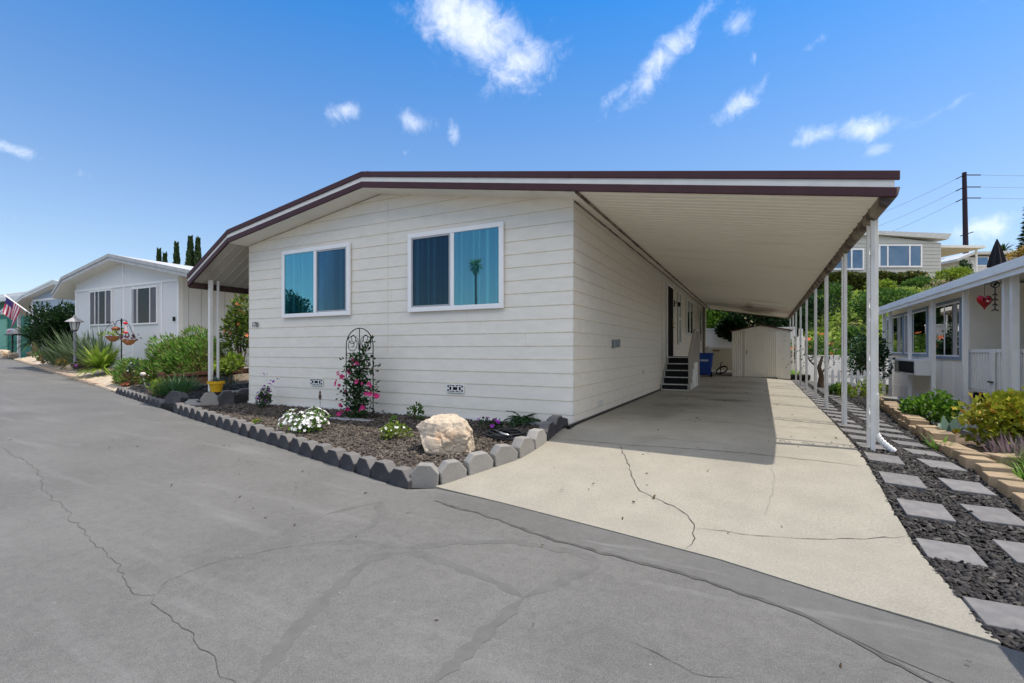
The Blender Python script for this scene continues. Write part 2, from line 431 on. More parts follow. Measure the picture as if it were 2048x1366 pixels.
# ---------------------------------------------------------------- materials of the setting
def asphalt(name, base, wear, scuff=.2):
    m = mat(name, base, .82, .10, 1.1, .35, 160, spec=.25, col2=wear, fac2=(.5, .78), scale2=.45)
    nt = m.node_tree; N, L = nt.nodes, nt.links
    b = N['Principled BSDF']; src = b.inputs['Base Color'].links[0].from_socket
    tc = N.new('ShaderNodeTexCoord')
    # fine aggregate and pale grit
    n = N.new('ShaderNodeTexNoise'); n.inputs['Scale'].default_value = 220; n.inputs['Detail'].default_value = 3
    L.new(tc.outputs['Object'], n.inputs['Vector'])
    mr = N.new('ShaderNodeMapRange'); mr.inputs['From Min'].default_value = .3; mr.inputs['From Max'].default_value = .7; mr.inputs['To Min'].default_value = .68; mr.inputs['To Max'].default_value = 1.32
    L.new(n.outputs['Fac'], mr.inputs['Value'])
    mu = N.new('ShaderNodeMix'); mu.data_type = 'RGBA'; mu.blend_type = 'MULTIPLY'; mu.inputs['Factor'].default_value = 1
    L.new(src, mu.inputs['A']); L.new(mr.outputs['Result'], mu.inputs['B'])
    vo = N.new('ShaderNodeTexVoronoi'); vo.inputs['Scale'].default_value = 7; vo.inputs['Randomness'].default_value = 1
    L.new(tc.outputs['Object'], vo.inputs['Vector'])
    lt = N.new('ShaderNodeMapRange'); lt.inputs['From Min'].default_value = .03; lt.inputs['From Max'].default_value = .045; lt.inputs['To Min'].default_value = .45; lt.inputs['To Max'].default_value = 0
    L.new(vo.outputs['Distance'], lt.inputs['Value'])
    mx = N.new('ShaderNodeMix'); mx.data_type = 'RGBA'; mx.inputs['B'].default_value = (.4, .39, .37, 1)
    L.new(lt.outputs['Result'], mx.inputs['Factor']); L.new(mu.outputs['Result'], mx.inputs['A'])
    n3 = N.new('ShaderNodeTexNoise'); n3.inputs['Scale'].default_value = 14; n3.inputs['Detail'].default_value = 6; n3.inputs['Roughness'].default_value = .7
    L.new(tc.outputs['Object'], n3.inputs['Vector'])
    r3 = N.new('ShaderNodeMapRange'); r3.inputs['From Min'].default_value = .3; r3.inputs['From Max'].default_value = .7; r3.inputs['To Min'].default_value = .90; r3.inputs['To Max'].default_value = 1.10
    L.new(n3.outputs['Fac'], r3.inputs['Value'])
    m3 = N.new('ShaderNodeMix'); m3.data_type = 'RGBA'; m3.blend_type = 'MULTIPLY'; m3.inputs['Factor'].default_value = 1
    L.new(mx.outputs['Result'], m3.inputs['A']); L.new(r3.outputs['Result'], m3.inputs['B']); mx = m3
    # sweeping scuffs
    wv = N.new('ShaderNodeTexNoise'); wv.inputs['Scale'].default_value = 1.0; wv.inputs['Detail'].default_value = 5; wv.inputs['Distortion'].default_value = .4
    mp = N.new('ShaderNodeMapping'); mp.inputs['Scale'].default_value = (.7, 5.0, 1); mp.inputs['Rotation'].default_value = (0, 0, R(20))
    L.new(tc.outputs['Object'], mp.inputs['Vector']); L.new(mp.outputs['Vector'], wv.inputs['Vector'])
    ws = N.new('ShaderNodeMapRange'); ws.inputs['From Min'].default_value = .55; ws.inputs['From Max'].default_value = .8; ws.inputs['To Max'].default_value = scuff
    L.new(wv.outputs['Fac'], ws.inputs['Value'])
    m2 = N.new('ShaderNodeMix'); m2.data_type = 'RGBA'; m2.inputs['B'].default_value = (.33, .33, .325, 1)
    L.new(ws.outputs['Result'], m2.inputs['Factor']); L.new(mx.outputs['Result'], m2.inputs['A'])
    L.new(m2.outputs['Result'], b.inputs['Base Color'])
    return m

M_road = asphalt('asphalt', (.138, .135, .128), (.160, .156, .148))
M_patch = asphalt('asphalt_apron', (.128, .126, .120), (.152, .149, .141), .5)
def concrete(name, base, dark, speck=True):
    m = mat(name, base, .85, .07, 3.0, .25, 120, spec=.2, col2=dark, fac2=(.52, .85), scale2=.6)
    nt = m.node_tree; N, L = nt.nodes, nt.links
    b = N['Principled BSDF']; src = b.inputs['Base Color'].links[0].from_socket
    tc = N.new('ShaderNodeTexCoord'); n = N.new('ShaderNodeTexNoise'); n.inputs['Scale'].default_value = 70; n.inputs['Detail'].default_value = 4
    L.new(tc.outputs['Object'], n.inputs['Vector'])
    mr = N.new('ShaderNodeMapRange'); mr.inputs['From Min'].default_value = .3; mr.inputs['From Max'].default_value = .7; mr.inputs['To Min'].default_value = .86; mr.inputs['To Max'].default_value = 1.12
    L.new(n.outputs['Fac'], mr.inputs['Value'])
    mu = N.new('ShaderNodeMix'); mu.data_type = 'RGBA'; mu.blend_type = 'MULTIPLY'; mu.inputs['Factor'].default_value = 1
    L.new(src, mu.inputs['A']); L.new(mr.outputs['Result'], mu.inputs['B']); L.new(mu.outputs['Result'], b.inputs['Base Color'])
    return m
M_conc = concrete('driveway_concrete', (.305, .286, .240), (.24, .222, .184))
# tyre and oil stains of the parking place: they lie along the middle of the drive
def stains(m, spots, c):
    nt = m.node_tree; N, L = nt.nodes, nt.links; b = N['Principled BSDF']
    tc = N.new('ShaderNodeTexCoord')
    nz = N.new('ShaderNodeTexNoise'); nz.inputs['Scale'].default_value = 2.5; nz.inputs['Detail'].default_value = 6; L.new(tc.outputs['Object'], nz.inputs['Vector'])
    for (x, y, rx, ry, k) in spots:
        src = b.inputs['Base Color'].links[0].from_socket
        mp = N.new('ShaderNodeMapping'); mp.vector_type = 'TEXTURE'; mp.inputs['Location'].default_value = (x, y, 0); mp.inputs['Scale'].default_value = (rx, ry, 50)
        L.new(tc.outputs['Object'], mp.inputs['Vector'])
        ln = N.new('ShaderNodeVectorMath'); ln.operation = 'LENGTH'; L.new(mp.outputs[0], ln.inputs[0])
        ad = N.new('ShaderNodeMath'); ad.operation = 'MULTIPLY_ADD'; L.new(nz.outputs['Fac'], ad.inputs[0]); ad.inputs[1].default_value = 1.3; L.new(ln.outputs['Value'], ad.inputs[2])
        mr = N.new('ShaderNodeMapRange'); mr.interpolation_type = 'SMOOTHSTEP'; mr.inputs['From Min'].default_value = .5; mr.inputs['From Max'].default_value = 1.7; mr.inputs['To Min'].default_value = k; mr.inputs['To Max'].default_value = 0
        L.new(ad.outputs[0], mr.inputs['Value'])
        mx = N.new('ShaderNodeMix'); mx.data_type = 'RGBA'; mx.inputs['B'].default_value = list(c) + [1]
        L.new(mr.outputs['Result'], mx.inputs['Factor']); L.new(src, mx.inputs['A']); L.new(mx.outputs['Result'], b.inputs['Base Color'])
stains(M_conc, [(1.75, 4.6, .75, .55, .75), (1.1, 3.2, .9, .7, .4), (1.0, 5.2, 1.2, .5, .45), (1.5, 6.5, 1.3, .8, .5), (1.4, 8.5, 1.3, 1.0, .5), (1.9, 11, 1.2, 1.5, .45), (.6, 1.6, .8, .5, .25), (2.9, 10.5, .5, .3, .5), (.9, 2.3, .5, 1.6, .35)], (.07, .065, .055))
M_soil = mat('soil', (.045, .036, .028), .95, .35, 14, .8, 60)
M_mulch_b = mat('dark_mulch_base', (.022, .02, .019), .95, .4, 40, 1.0, 90)
M_mulch_a = mat('brown_mulch_base', (.05, .042, .036), .95, .4, 40, 1.0, 90)
M_ground = mat('dry_ground', (.26, .21, .15), .95, .2, .6, .4, 8, col2=(.14, .15, .07), scale2=.2)
M_crack = mat('crack_dark', (.062, .058, .052), .95, .3, 30)
M_seal = mat('crack_sealant', (.122, .120, .114), .8, .12, 9, .2, 80)
M_white = mat('white_paint', (.80, .80, .79), .45, .03, 4, .05, 60)
M_whitew = mat('weathered_white_paint', (.70, .69, .66), .6, .06, 5, .1, 60, col2=(.5, .47, .42), fac2=(.62, .85), scale2=3)
M_black = mat('black_metal', (.012, .012, .013), .45, .2, 20, .1, 80, metal=.4)
M_dark = mat('dark_void', (.012, .012, .012), .9, .1, 5)

# ---------------------------------------------------------------- ground, road, drive
def base_z(X, Y): return (road_z(X) if Y < 18 else road_z(X)) - .22
sheet('ground', [(-900, -900), (900, -900), (900, 900), (-900, 900)], lambda x, y: -1.0 if x > -30 else (-.3 if x > -60 else .2), M_ground, step=30)
def _road(n, x0, x1): return [(x0 + (x1 - x0) * i / n, road_edge(x0 + (x1 - x0) * i / n)) for i in range(n + 1)]
edge = [(x, road_edge(x)) for x in (-60, -40, -25, -15, -8, -4, -.9)] + [(-.65, -2.385), (.16, -2.50), (1.2, -2.72), (2.09, -2.92), (2.79, -3.17), (3.37, -3.34), (5, -3.75), (20, -7.2), (40, -11.9)]
sheet('road', edge + [(40, -26), (-60, -26)], lambda x, y: road_z(x), M_road, step=2.0, xcuts=[-1.0, -20.0] + [-20 - 1.0 * i for i in range(1, 20)])
def drive_edge(Y): return 3.34 + .006 * max(0, Y)
dl = [hit(px, py, lot_z) for px, py in [(868, 975), (915, 960), (964, 944), (1005, 931), (1048, 916), (1088, 889), (1127, 856)]]
DRIVE = [(-.68, -2.36)] + [(p.x - .03, p.y) for p in dl[1:]] + [(.0, -.02), (.0, 5), (.0, 19.6), (4.2, 19.6), (3.5, 15.2), (3.44, 8), (3.40, 3), (3.345, 0), (3.32, -1.5), (3.35, -2.6), (3.375, -3.32), (2.79, -3.16), (2.09, -2.91), (1.2, -2.71), (.16, -2.49)]
sheet('driveway', DRIVE, lot_z, M_conc, step=.125, ofs=.006, skirt=.06)

def strip(name, px, width, zf, m, ofs, jit=.012, sub=10, taper=True, seed=1):
    """a crack, joint or sealed seam lying on the ground along a surveyed line"""
    g = random.Random(seed); P = [hit(a, b, zf) for a, b in px]; pts = []
    for i in range(len(P) - 1):
        n = max(2, min(60, int((P[i + 1] - P[i]).length / .05))) if sub else 1
        for k in range(n): pts.append(P[i].lerp(P[i + 1], k / n))
    pts.append(P[-1]); vs, fs = [], []
    wob = 0
    for i, p in enumerate(pts):
        d = pts[min(i + 1, len(pts) - 1)] - pts[max(i - 1, 0)]; d.z = 0
        if d.length < 1e-6: d = Vector((1, 0, 0))
        d.normalize(); s = Vector((-d.y, d.x, 0)); wob = wob * .6 + g.uniform(-jit, jit)
        wd = width * g.uniform(.45, 1.3) * .5 if jit else width * .5
        if taper: wd *= min(1, .25 + min(i, len(pts) - 1 - i) / 4)
        for q in (-1, 1):
            v = p + s * (wob + q * wd); v.z = zf(v.x, v.y) + ofs; vs.append(v)
    for i in range(len(pts) - 1): fs.append((2 * i, 2 * i + 2, 2 * i + 3, 2 * i + 1))
    b = MB(); b.add(vs, fs); return struct(b.build(name, m))
rz = lambda x, y: road_z(x)
strip('road_crack', [(0, 895), (60, 930), (110, 1000), (215, 1110), (280, 1185), (312, 1190), (318, 1220), (345, 1245), (390, 1290), (440, 1340), (475, 1375)], .0038, rz, mat('road_crack_grey', (.075, .073, .069), .9, .3, 30), .0030, jit=.02, seed=2)
strip('road_crack', [(312, 1190), (330, 1165), (420, 1130), (560, 1098), (680, 1082)], .003, rz, M_crack, .0034, seed=3)
strip('road_crack', [(1235, 1275), (1290, 1293), (1340, 1325), (1390, 1350), (1470, 1362)], .004, rz, M_crack, .0034, seed=4)
for px in ([(640, 1088), (720, 1085), (815, 1099), (960, 1150), (1050, 1195)], [(1050, 1195), (1150, 1152), (1190, 1137), (1186, 1120), (1150, 1105), (1020, 1082), (900, 1088), (815, 1099), (740, 1120), (640, 1205), (510, 1366)], [(1050, 1195), (975, 1265), (900, 1335), (850, 1380)], [(680, 1082), (740, 1055), (765, 1030), (755, 1005), (650, 1030)]):
    strip('road_seam', px, .085, rz, M_seal, .0008 + .0004 * (len(px) % 5), jit=.007, seed=len(px))
strip('road_seam', [(870, 1002), (1000, 1040), (1080, 1072), (1200, 1106), (1330, 1136), (1500, 1192), (1640, 1247), (1760, 1305), (1890, 1380)], .035, rz, mat('seam_dark', (.085, .083, .078), .85, .3, 12), .0040, jit=.012, seed=7)
ap = [(-.62, -2.41)] + [(.16, -2.505), (1.2, -2.725), (2.09, -2.925), (2.79, -3.175), (3.4, -3.36)] + [tuple(hit(a, b, rz))[:2] for a, b in [(1985, 1400), (1760, 1305), (1640, 1247), (1500, 1192), (1330, 1136), (1200, 1106), (1080, 1072), (1000, 1040), (870, 1002)]]
sheet('road_apron', ap, lambda x, y: road_z(x), M_patch, step=.5, ofs=.0030)
lzo = lambda x, y: lot_z(x, y)
strip('driveway_joint', [(1191, 836), (1366, 842), (1538, 854), (1640, 858), (1675, 860)], .009, lzo, M_crack, .0105, jit=.006, seed=8)
strip('driveway_joint', [(1130, 880), (1254, 891), (1366, 898), (1474, 907), (1538, 913), (1640, 924), (1722, 935)], .008, lzo, M_crack, .0105, jit=.008, seed=9)
strip('driveway_joint', [(1550, 773), (1600, 774)], .012, lzo, M_crack, .0105, jit=.003, seed=19)
strip('driveway_joint', [(1545, 786), (1615, 787)], .012, lzo, M_crack, .0105, jit=.003, seed=20)
strip('driveway_crack', [(1238, 891), (1246, 910), (1258, 935), (1262, 950), (1280, 985), (1310, 1000), (1345, 1015), (1378, 1033), (1392, 1060), (1388, 1085), (1370, 1100)], .008, lzo, M_crack, .0105, jit=.014, seed=10)
strip('driveway_crack', [(1392, 1060), (1450, 1064), (1520, 1075), (1600, 1078), (1700, 1082), (1815, 1078)], .0065, lzo, M_crack, .0105, jit=.012, seed=11)
strip('driveway_crack', [(1540, 930), (1552, 960), (1545, 990), (1530, 1040)], .0016, lzo, M_crack, .0105, jit=.01, seed=12)
strip('driveway_crack', [(1230, 870), (1300, 877), (1420, 887), (1480, 892)], .004, lzo, M_crack, .0105, jit=.01, seed=13)
struct(MB().box((.004, -.3, -.05), (.05, 19, .03)).build('wall_seal', M_black))

# ---------------------------------------------------------------- planting beds beside the drive
FB = [(-.78, -2.28), (-.95, -2.42)] + [(x, road_edge(x) + .03) for x in (-2, -4, -6, -7.6)] + [(-7.95, -.95), (-7.0, .0), (-.12, .0)] + [(p.x - .1, p.y) for p in dl[::-1][1:]]
sheet('flower_bed', FB, bed_z, M_mulch_a, step=.2, skirt=.25)
PB = [(3.36, -3.3), (3.33, -1.5), (3.35, 0), (3.41, 3), (3.45, 8), (3.52, 15.2), (5.0, 15.2), (4.95, 8.8), (4.5, 4.2), (4.32, 1.9), (4.3, .3), (4.3, -1.2), (4.35, -3.6), (4.3, -3.75)]
sheet('mulch_strip', PB, lot_z, M_mulch_b, step=.25, ofs=-.012)
RB = [(4.3, -1.2), (4.3, .3), (4.32, 1.9), (4.5, 4.2), (4.95, 8.8), (5.0, 15.2), (5.2, 15.2), (5.15, 9), (4.85, 4.2), (5.2, 2.6), (8, 2.2), (8, -5.2), (4.3, -4.2), (4.35, -3.6)]
def rbed_z(x, y): return lot_z(min(x, 4.6), y) + .03
M_rbed = mat('right_bed_soil', (.16, .115, .08), .95, .3, 9, .6, 40, col2=(.07, .05, .035), scale2=3)
sheet('garden_bed', RB, rbed_z, M_rbed, step=.3, skirt=.8)
M_pat = concrete('patio_concrete', (.30, .28, .25), (.2, .19, .17))
sheet('patio', [(4.75, 2.4), (9, 2.0), (9, 17), (5.0, 17), (5.1, 9)], lambda x, y: -.87, M_pat, step=2)
# loose bark chips
def chips(name, n, poly, zf, size, m, seed, dens=None, skip=None):
    g = np.random.default_rng(seed)
    px = np.array([p[0] for p in poly]); py = np.array([p[1] for p in poly])
    X, Y = [], []
    while len(X) < n:
        x = g.uniform(px.min(), px.max(), 4000); y = g.uniform(py.min(), py.max(), 4000)
        ins = np.zeros(4000, bool); j = len(px) - 1
        for i in range(len(px)):
            c = ((py[i] > y) != (py[j] > y)) & (x < (px[j] - px[i]) * (y - py[i]) / (py[j] - py[i] + 1e-12) + px[i]); ins ^= c; j = i
        if dens is not None: ins &= g.uniform(0, 1, 4000) < dens(x, y)
        if skip is not None: ins &= ~skip(x, y)
        X += list(x[ins]); Y += list(y[ins])
    X, Y = np.array(X[:n]), np.array(Y[:n])
    Z = np.array([zf(a, b) for a, b in zip(X, Y)]) + g.uniform(.0, .022, n)
    C = np.stack([X, Y, Z], 1)
    a = g.uniform(0, 2 * np.pi, n); ti = g.normal(0, .35, n)
    U = np.stack([np.cos(a) * np.cos(ti), np.sin(a) * np.cos(ti), np.sin(ti)], 1)
    W = unit(np.cross(U, unit(g.normal(size=(n, 3)) * .35 + np.array([0, 0, 1])))); T = np.cross(W, U)
    l = (size * g.uniform(.5, 1.5, n))[:, None]; wd = l * g.uniform(.22, .5, (n, 1)); th = wd * .35
    V = np.stack([C - U * l * .5 - W * wd * .4, C + U * l * .42 - W * wd * .5, C + U * l * .5 + W * wd * .35, C - U * l * .45 + W * wd * .5,
                  C - U * l * .45 + T * th - W * wd * .3, C + U * l * .4 + T * th - W * wd * .4, C + U * l * .42 + T * th + W * wd * .3, C - U * l * .4 + T * th + W * wd * .4], 1).reshape(-1, 3)
    q = np.array([(4, 5, 6, 7), (0, 1, 5, 4), (1, 2, 6, 5), (2, 3, 7, 6), (3, 0, 4, 7)])
    Q = (np.arange(n)[:, None, None] * 8 + q[None]).reshape(-1, 4)
    return arrmesh(name, V, Q, m)
ROWS = [(3.53, [-3.02, -2.10, -1.42, -.75, -.07, .55] + [1.15 + .6 * k for k in range(24)], 'grey square stepping stone in the row beside the driveway', 'stepping stones next to the driveway'),
        (4.01, [-1.94, -1.32, -.68, .0, .6] + [1.2 + .6 * k for k in range(23)], 'grey square stepping stone in the row next to the tan block edging', 'stepping stones next to the tan blocks')]
def PAVE_SKIP(x, y):
    k = np.zeros(len(x), bool)
    for px, ys, _a, _b in ROWS:
        for py in ys: k |= (np.abs(x - px - .008 * max(0, py)) < .165) & (np.abs(y - py) < .165)
    return k
M_chb = leaf_mat('dark_bark_chip', [(.010, .009, .009), (.024, .022, .021), (.04, .037, .036), (.018, .016, .016), (.075, .07, .067), (.012, .011, .011), (.028, .026, .025), (.11, .10, .092)], .75, 0)
M_cha = leaf_mat('brown_bark_chip', [(.04, .032, .027), (.085, .07, .058), (.13, .108, .09), (.055, .045, .038), (.17, .145, .12)], .85, 0)
o = chips('bark_mulch', 16000, PB, lambda a, b: lot_z(a, b) - .008, .05, M_chb, 3, lambda x, y: np.clip(1.25 - (y + 3.3) / 9, .12, 1), PAVE_SKIP); tag(o, 'black bark mulch spread between the grey stepping stones', 'mulch', kind='stuff')
o = chips('bark_mulch', 15000, FB, bed_z, .045, M_cha, 4, lambda x, y: np.clip(.35 + (x + 8) / 7, .2, 1)); tag(o, 'brown bark mulch covering the flower bed before the house', 'mulch', kind='stuff')

M_lit = leaf_mat('litter_leaf', [(.05, .035, .02), (.12, .08, .04), (.03, .022, .015), (.2, .14, .08)], .9, 0)
o = chips('leaf_litter', 80, [(0.3, -2.3), (3.2, -3.1), (3.3, 8), (.2, 8)], lambda a, b: lot_z(a, b) + .006, .030, M_lit, 51); tag(o, 'few dry leaf bits scattered on the concrete driveway', 'litter', kind='stuff')
o = chips('leaf_litter', 45, [(-7, -1.5), (-1, -2.8), (3.2, -3.6), (2, -5), (-7, -4)], lambda a, b: road_z(a) + .003, .022, M_lit, 52); tag(o, 'few dry leaf bits and bark scattered on the asphalt', 'litter', kind='stuff')
# ---------------------------------------------------------------- the home
def streak(name, col, col2, sc, fac2=(.55, .8), stretch=(1, 1, 1), **k):
    return mat(name, col, k.pop('rough', .6), .04, 5, .08, 40, col2=col2, fac2=fac2, scale2=sc, stretch=stretch, **k)
M_side = streak('cream_siding', (.765, .725, .65), (.68, .63, .54), 1.2, (.62, 1.0), (1, 1, 3))
M_lap = mat('siding_lap_dirt', (.62, .53, .38), .9, .2, 12)
M_brown = mat('maroon_fascia', (.060, .022, .026), .5, .12, 6, .1, 40)
M_fwhite = mat('fascia_white', (.72, .71, .68), .5, .06, 6, .1, 40)
M_soff = streak('soffit_paint', (.82, .79, .71), (.55, .49, .38), .8, (.6, .9), (1.2, .5, 1))
M_ceil = streak('ceiling_pan', (.92, .88, .775), (.66, .60, .50), .7, (.58, .95), (.5, 2.6, 1))
stains(M_ceil, [(.5, 3.0, 1.0, .28, .55), (.5, 4.6, 1.5, .3, .5), (.45, 8.3, 1.1, 2.6, .85), (.6, 12.5, 1.2, 2.4, .7), (1.9, 18.6, 1.7, 1.0, .75), (.2, 6, .28, 3, .6), (1.5, 9.8, .7, .25, .5), (3.2, 17.5, .5, 2, .4)], (.20, .17, .12))
M_gutter = mat('dirty_gutter', (.30, .25, .19), .7, .3, 8, .3, 30, col2=(.07, .055, .045), fac2=(.42, .62), scale2=4)
M_rooftop = mat('roof_coating', (.62, .61, .58), .7, .1, 4, .2, 30)
M_pane = glass_mat('window_glass', .16, (.72, .88, .90), rtint=(.48, .86, .92))
M_pane_dark = glass_mat('screened_glass', .02, (.46, .60, .66), rtint=(.7, .9, 1))
M_pane_plain = glass_mat('plain_glass', .22, (.7, .78, .8))
M_curt = mat('blue_curtain', (.04, .17, .25), .8, .3, 1.2, 0, stretch=(9, 1, .03), col2=(.42, .64, .67), fac2=(.50, .64), scale2=1.3)  # pale vertical bands paint the light catching the curtain folds
M_curt2 = mat('grey_curtain', (.06, .13, .18), .8, .3, 1.2, 0, stretch=(9, 1, .03), col2=(.36, .48, .52), fac2=(.50, .64), scale2=1.3)  # here too the pale bands are painted fold light
M_mesh = mat('insect_screen', (.03, .045, .055), .8, .15, 60)
M_vinyl = mat('white_vinyl', (.84, .84, .85), .35, .02, 3)
W_, PK = -7.10, -3.55
E_Z, PK_Z = 3.215, 3.775
LAP0, LAP = .13, .1965
def roof_under(x): return PK_Z - abs(x - PK) * (PK_Z - E_Z) / 3.55

home = thing('mobile_home', 'cream lap sided mobile home with maroon edged low gable roof and two white framed windows', 'mobile home', (-3.55, 9.9, 0))
f = MB()
zs = [-.42] + [LAP0 + LAP * i for i in range(-2, 20)]
prev = -.42
for i in range(len(zs) - 1):
    z0, z1 = zs[i], zs[i + 1]
    if z0 >= PK_Z: break
    def xr(z): return 0.0 if z <= E_Z else -(z - E_Z) / (PK_Z - E_Z) * 3.55
    def xl(z): return W_ - xr(z)
    zt = min(z1 + .004, PK_Z)
    pts = [(xl(z0), -.0075, z0), (xr(z0), -.0075, z0)]
    if z0 < E_Z < zt: pts += [(0, -.012, E_Z)]
    pts += [(xr(zt), -.003, zt), (xl(zt), -.003, zt)] if zt < PK_Z else [(PK, -.003, zt)]
    if z0 < E_Z < zt: pts += [(W_, -.012, E_Z)]
    f.add(pts, [tuple(range(len(pts)))], 0)
    f.add([(xl(z0), -.0075, z0), (xr(z0), -.0075, z0), (xr(z0), .0, z0), (xl(z0), .0, z0)], [(0, 3, 2, 1)], 1)
    f.add([(xl(z0) - .012, -.0085, z0), (xr(z0) + .012, -.0085, z0), (xr(z0), -.0077, z0 + .008), (xl(z0), -.0077, z0 + .008)], [(0, 1, 2, 3)], 1)
f.add([(PK + .165, -.0092, 1.0), (PK + .171, -.0092, 1.0), (PK + .171, -.0092, 3.74), (PK + .165, -.0092, 3.74)], [(0, 1, 2, 3)], 1)
jr = random.Random(4)
for i in range(17):
    z0 = LAP0 + LAP * (i - 1); 
    for x in [jr.uniform(-6.9, -.2) for _ in range(1)]:
        if -3.0 < x < -1.0 and 1.6 < z0 < 3 or -6.1 < x < -4.2 and 1.6 < z0 < 3 or z0 > 3.0: continue
        f.add([(x, -.0082, z0 + .004), (x + .004, -.0082, z0 + .004), (x + .004, -.0038, z0 + LAP - .004), (x, -.0038, z0 + LAP - .004)], [(0, 1, 2, 3)], 1)
fw = f.build('wall', [M_side, M_lap], home)
s = MB()
for i in range(len(zs) - 1):
    z0, z1 = zs[i], min(zs[i + 1] + .004, E_Z + .02)
    if z0 > E_Z: break
    for (a, b) in ((-.015, 7.05), (7.6, 19.8)):
        s.add([(.0075, a, z0), (.0075, b, z0), (.003, b, z1), (.003, a, z1)], [(0, 1, 2, 3)], 0)
        s.add([(.0075, a, z0), (.0075, b, z0), (0, b, z0), (0, a, z0)], [(0, 3, 2, 1)], 1)
        s.add([(.0085, a, z0), (.0085, b, z0), (.0077, b, z0 + .007), (.0077, a, z0 + .007)], [(0, 1, 2, 3)], 1)
        s.add([(.0075, b, z0), (.0, b, z0), (.0, b, z1), (.003, b, z1)], [(0, 1, 2, 3)], 1)
    s.add([(W_ - .0075, -.0075, z0), (W_ - .0075, 19.8, z0), (W_ - .003, 19.8, z1), (W_ - .003, -.015, z1)], [(3, 2, 1, 0)], 0)
    s.add([(W_ - .0075, -.0075, z0), (W_ - .0075, 19.8, z0), (W_, 19.8, z0), (W_, -.0075, z0)], [(0, 1, 2, 3)], 1)
s.box((.0, 7.075, -.3), (.008, 7.6, E_Z))
for z_ in zs[1:-1]:
    if .6 < z_ < 2.9: s.box((.0, 7.052, z_), (.013, 7.073, z_ + LAP * .8), 1)
s.build('wall', [M_side, M_lap], home)
MB().prism([(W_, 19.79, -.3), (0, 19.79, -.3), (0, 19.79, E_Z), (PK, 19.79, PK_Z), (W_, 19.79, E_Z)], (0, .02, 0)).build('wall', M_side, home)
sk = MB(); sk.box((W_ - .02, -.026, -.4), (.015, -.020, .005)); sk.build('skirting', mat('skirting_white', (.74, .73, .70), .6, .08, 3, .2, 30), home)

# roof slab and its banded edge
RY0, RY1 = -.40, 20.15
def rtop(x): return 4.03 - (x + 3.58) * .1662 if x > -3.58 else 4.03 + (x + 3.58) * .1585
def rbot(x): return rtop(x) - .245
XL, XR = -7.17, .10
rf = MB().prism([(XL, RY0, rbot(XL)), (-3.58, RY0, rbot(-3.58)), (XR, RY0, rbot(XR)), (XR, RY0, rtop(XR) - .01), (-3.58, RY0, rtop(-3.58) - .01), (XL, RY0, rtop(XL) - .01)], (0, RY1 - RY0, 0)).build('roof', M_soff, home)
def band(x0, x1, dz0, dz1, y0, y1, nx=1):
    b = MB(); xs = [x0] + ([-3.58] if x0 < -3.58 < x1 else []) + [x1]
    for a, c in zip(xs[:-1], xs[1:]):
        b.prism([(a, y0, rtop(a) - dz1), (c, y0, rtop(c) - dz1), (c, y0, rtop(c) - dz0), (a, y0, rtop(a) - dz0)], (0, y1 - y0, 0))
    return b
band(XL, XR, -.012, .078, -.44, -.399).build('fascia', M_brown, rf, bevel=.006)
band(XL, XR, .078, .155, -.418, -.399).build('fascia', M_fwhite, rf)
band(XL, XR, .155, .252, -.436, -.399).build('fascia', M_brown, rf, bevel=.006)
MB().prism([(XL + .05, -.3, rtop(XL + .05) - .008), (-3.58, -.3, 4.022), (XR, -.3, rtop(XR) - .008), (XR, -.3, rtop(XR) + .004), (-3.58, -.3, 4.036), (XL + .05, -.3, rtop(XL + .05) + .004)], (0, 20.3, 0)).build('roof_sheet', M_rooftop, rf)
MB().box((-3.70, -.34, 4.03), (-3.52, -.2, 4.075)).build('ridge_cap', M_black, rf, bevel=.01)

def slider(px0, px1, z0, z1, mid, fixed_left, scr_hint):
    """a white two-light sliding window on the front wall"""
    y = -.022
    fr = MB(); t = .075
    fr.box((px0, y - .045, z0), (px1, y, z0 + t)); fr.box((px0, y - .045, z1 - t), (px1, y, z1))
    fr.box((px0, y - .044, z0 + t), (px0 + t, y, z1 - t)); fr.box((px1 - t, y - .044, z0 + t), (px1, y, z1 - t))
    fr.box((mid - .035, y - .042, z0 + t), (mid + .035, y, z1 - t))
    w_ = fr.build('window', M_vinyl, home, bevel=.006)
    halves = [(px0 + t, mid - .035), (mid + .035, px1 - t)]
    for i, (a, b) in enumerate(halves):
        fixed = (i == 0) == fixed_left
        c = MB(); n = 60; V = []; ph = random.uniform(0, 6)
        for k in range(n + 1):
            x = a + (b - a) * k / n; u = (x - a) * 16
            d = .006 * math.sin(u + ph + .8 * math.sin(u * .37)) + .004 * math.sin(u * 2.3 + 1)
            V += [(x, y - .010 + d * .6, z0 + t), (x, y - .010 + d * .6, z1 - t)]
        c.add(V, [(2 * k, 2 * k + 2, 2 * k + 3, 2 * k + 1) for k in range(n)])
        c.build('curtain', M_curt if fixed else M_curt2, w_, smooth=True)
        if fixed:
            MB().box((a, y - .032, z0 + t), (b, y - .028, z1 - t)).build('pane', M_pane, w_)
        else:
            sf = MB(); q = .028
            sf.box((a, y - .040, z0 + t), (b, y - .022, z0 + t + q)); sf.box((a, y - .040, z1 - t - q), (b, y - .022, z1 - t))
            sf.box((a, y - .039, z0 + t + q), (a + q, y - .022, z1 - t - q)); sf.box((b - q, y - .039, z0 + t + q), (b, y - .022, z1 - t - q))
            sf.build('sash', mat('grey_sash', (.38, .39, .41), .4, .05, 5), w_)
            MB().box((a + q, y - .030, z0 + t + q), (b - q, y - .027, z1 - t - q)).build('pane', M_pane_dark, w_)
    return w_
slider(-6.03, -4.23, 1.69, 3.0, -5.11, True, 0)
slider(-2.91, -1.10, 1.69, 3.0, -2.02, False, 0)

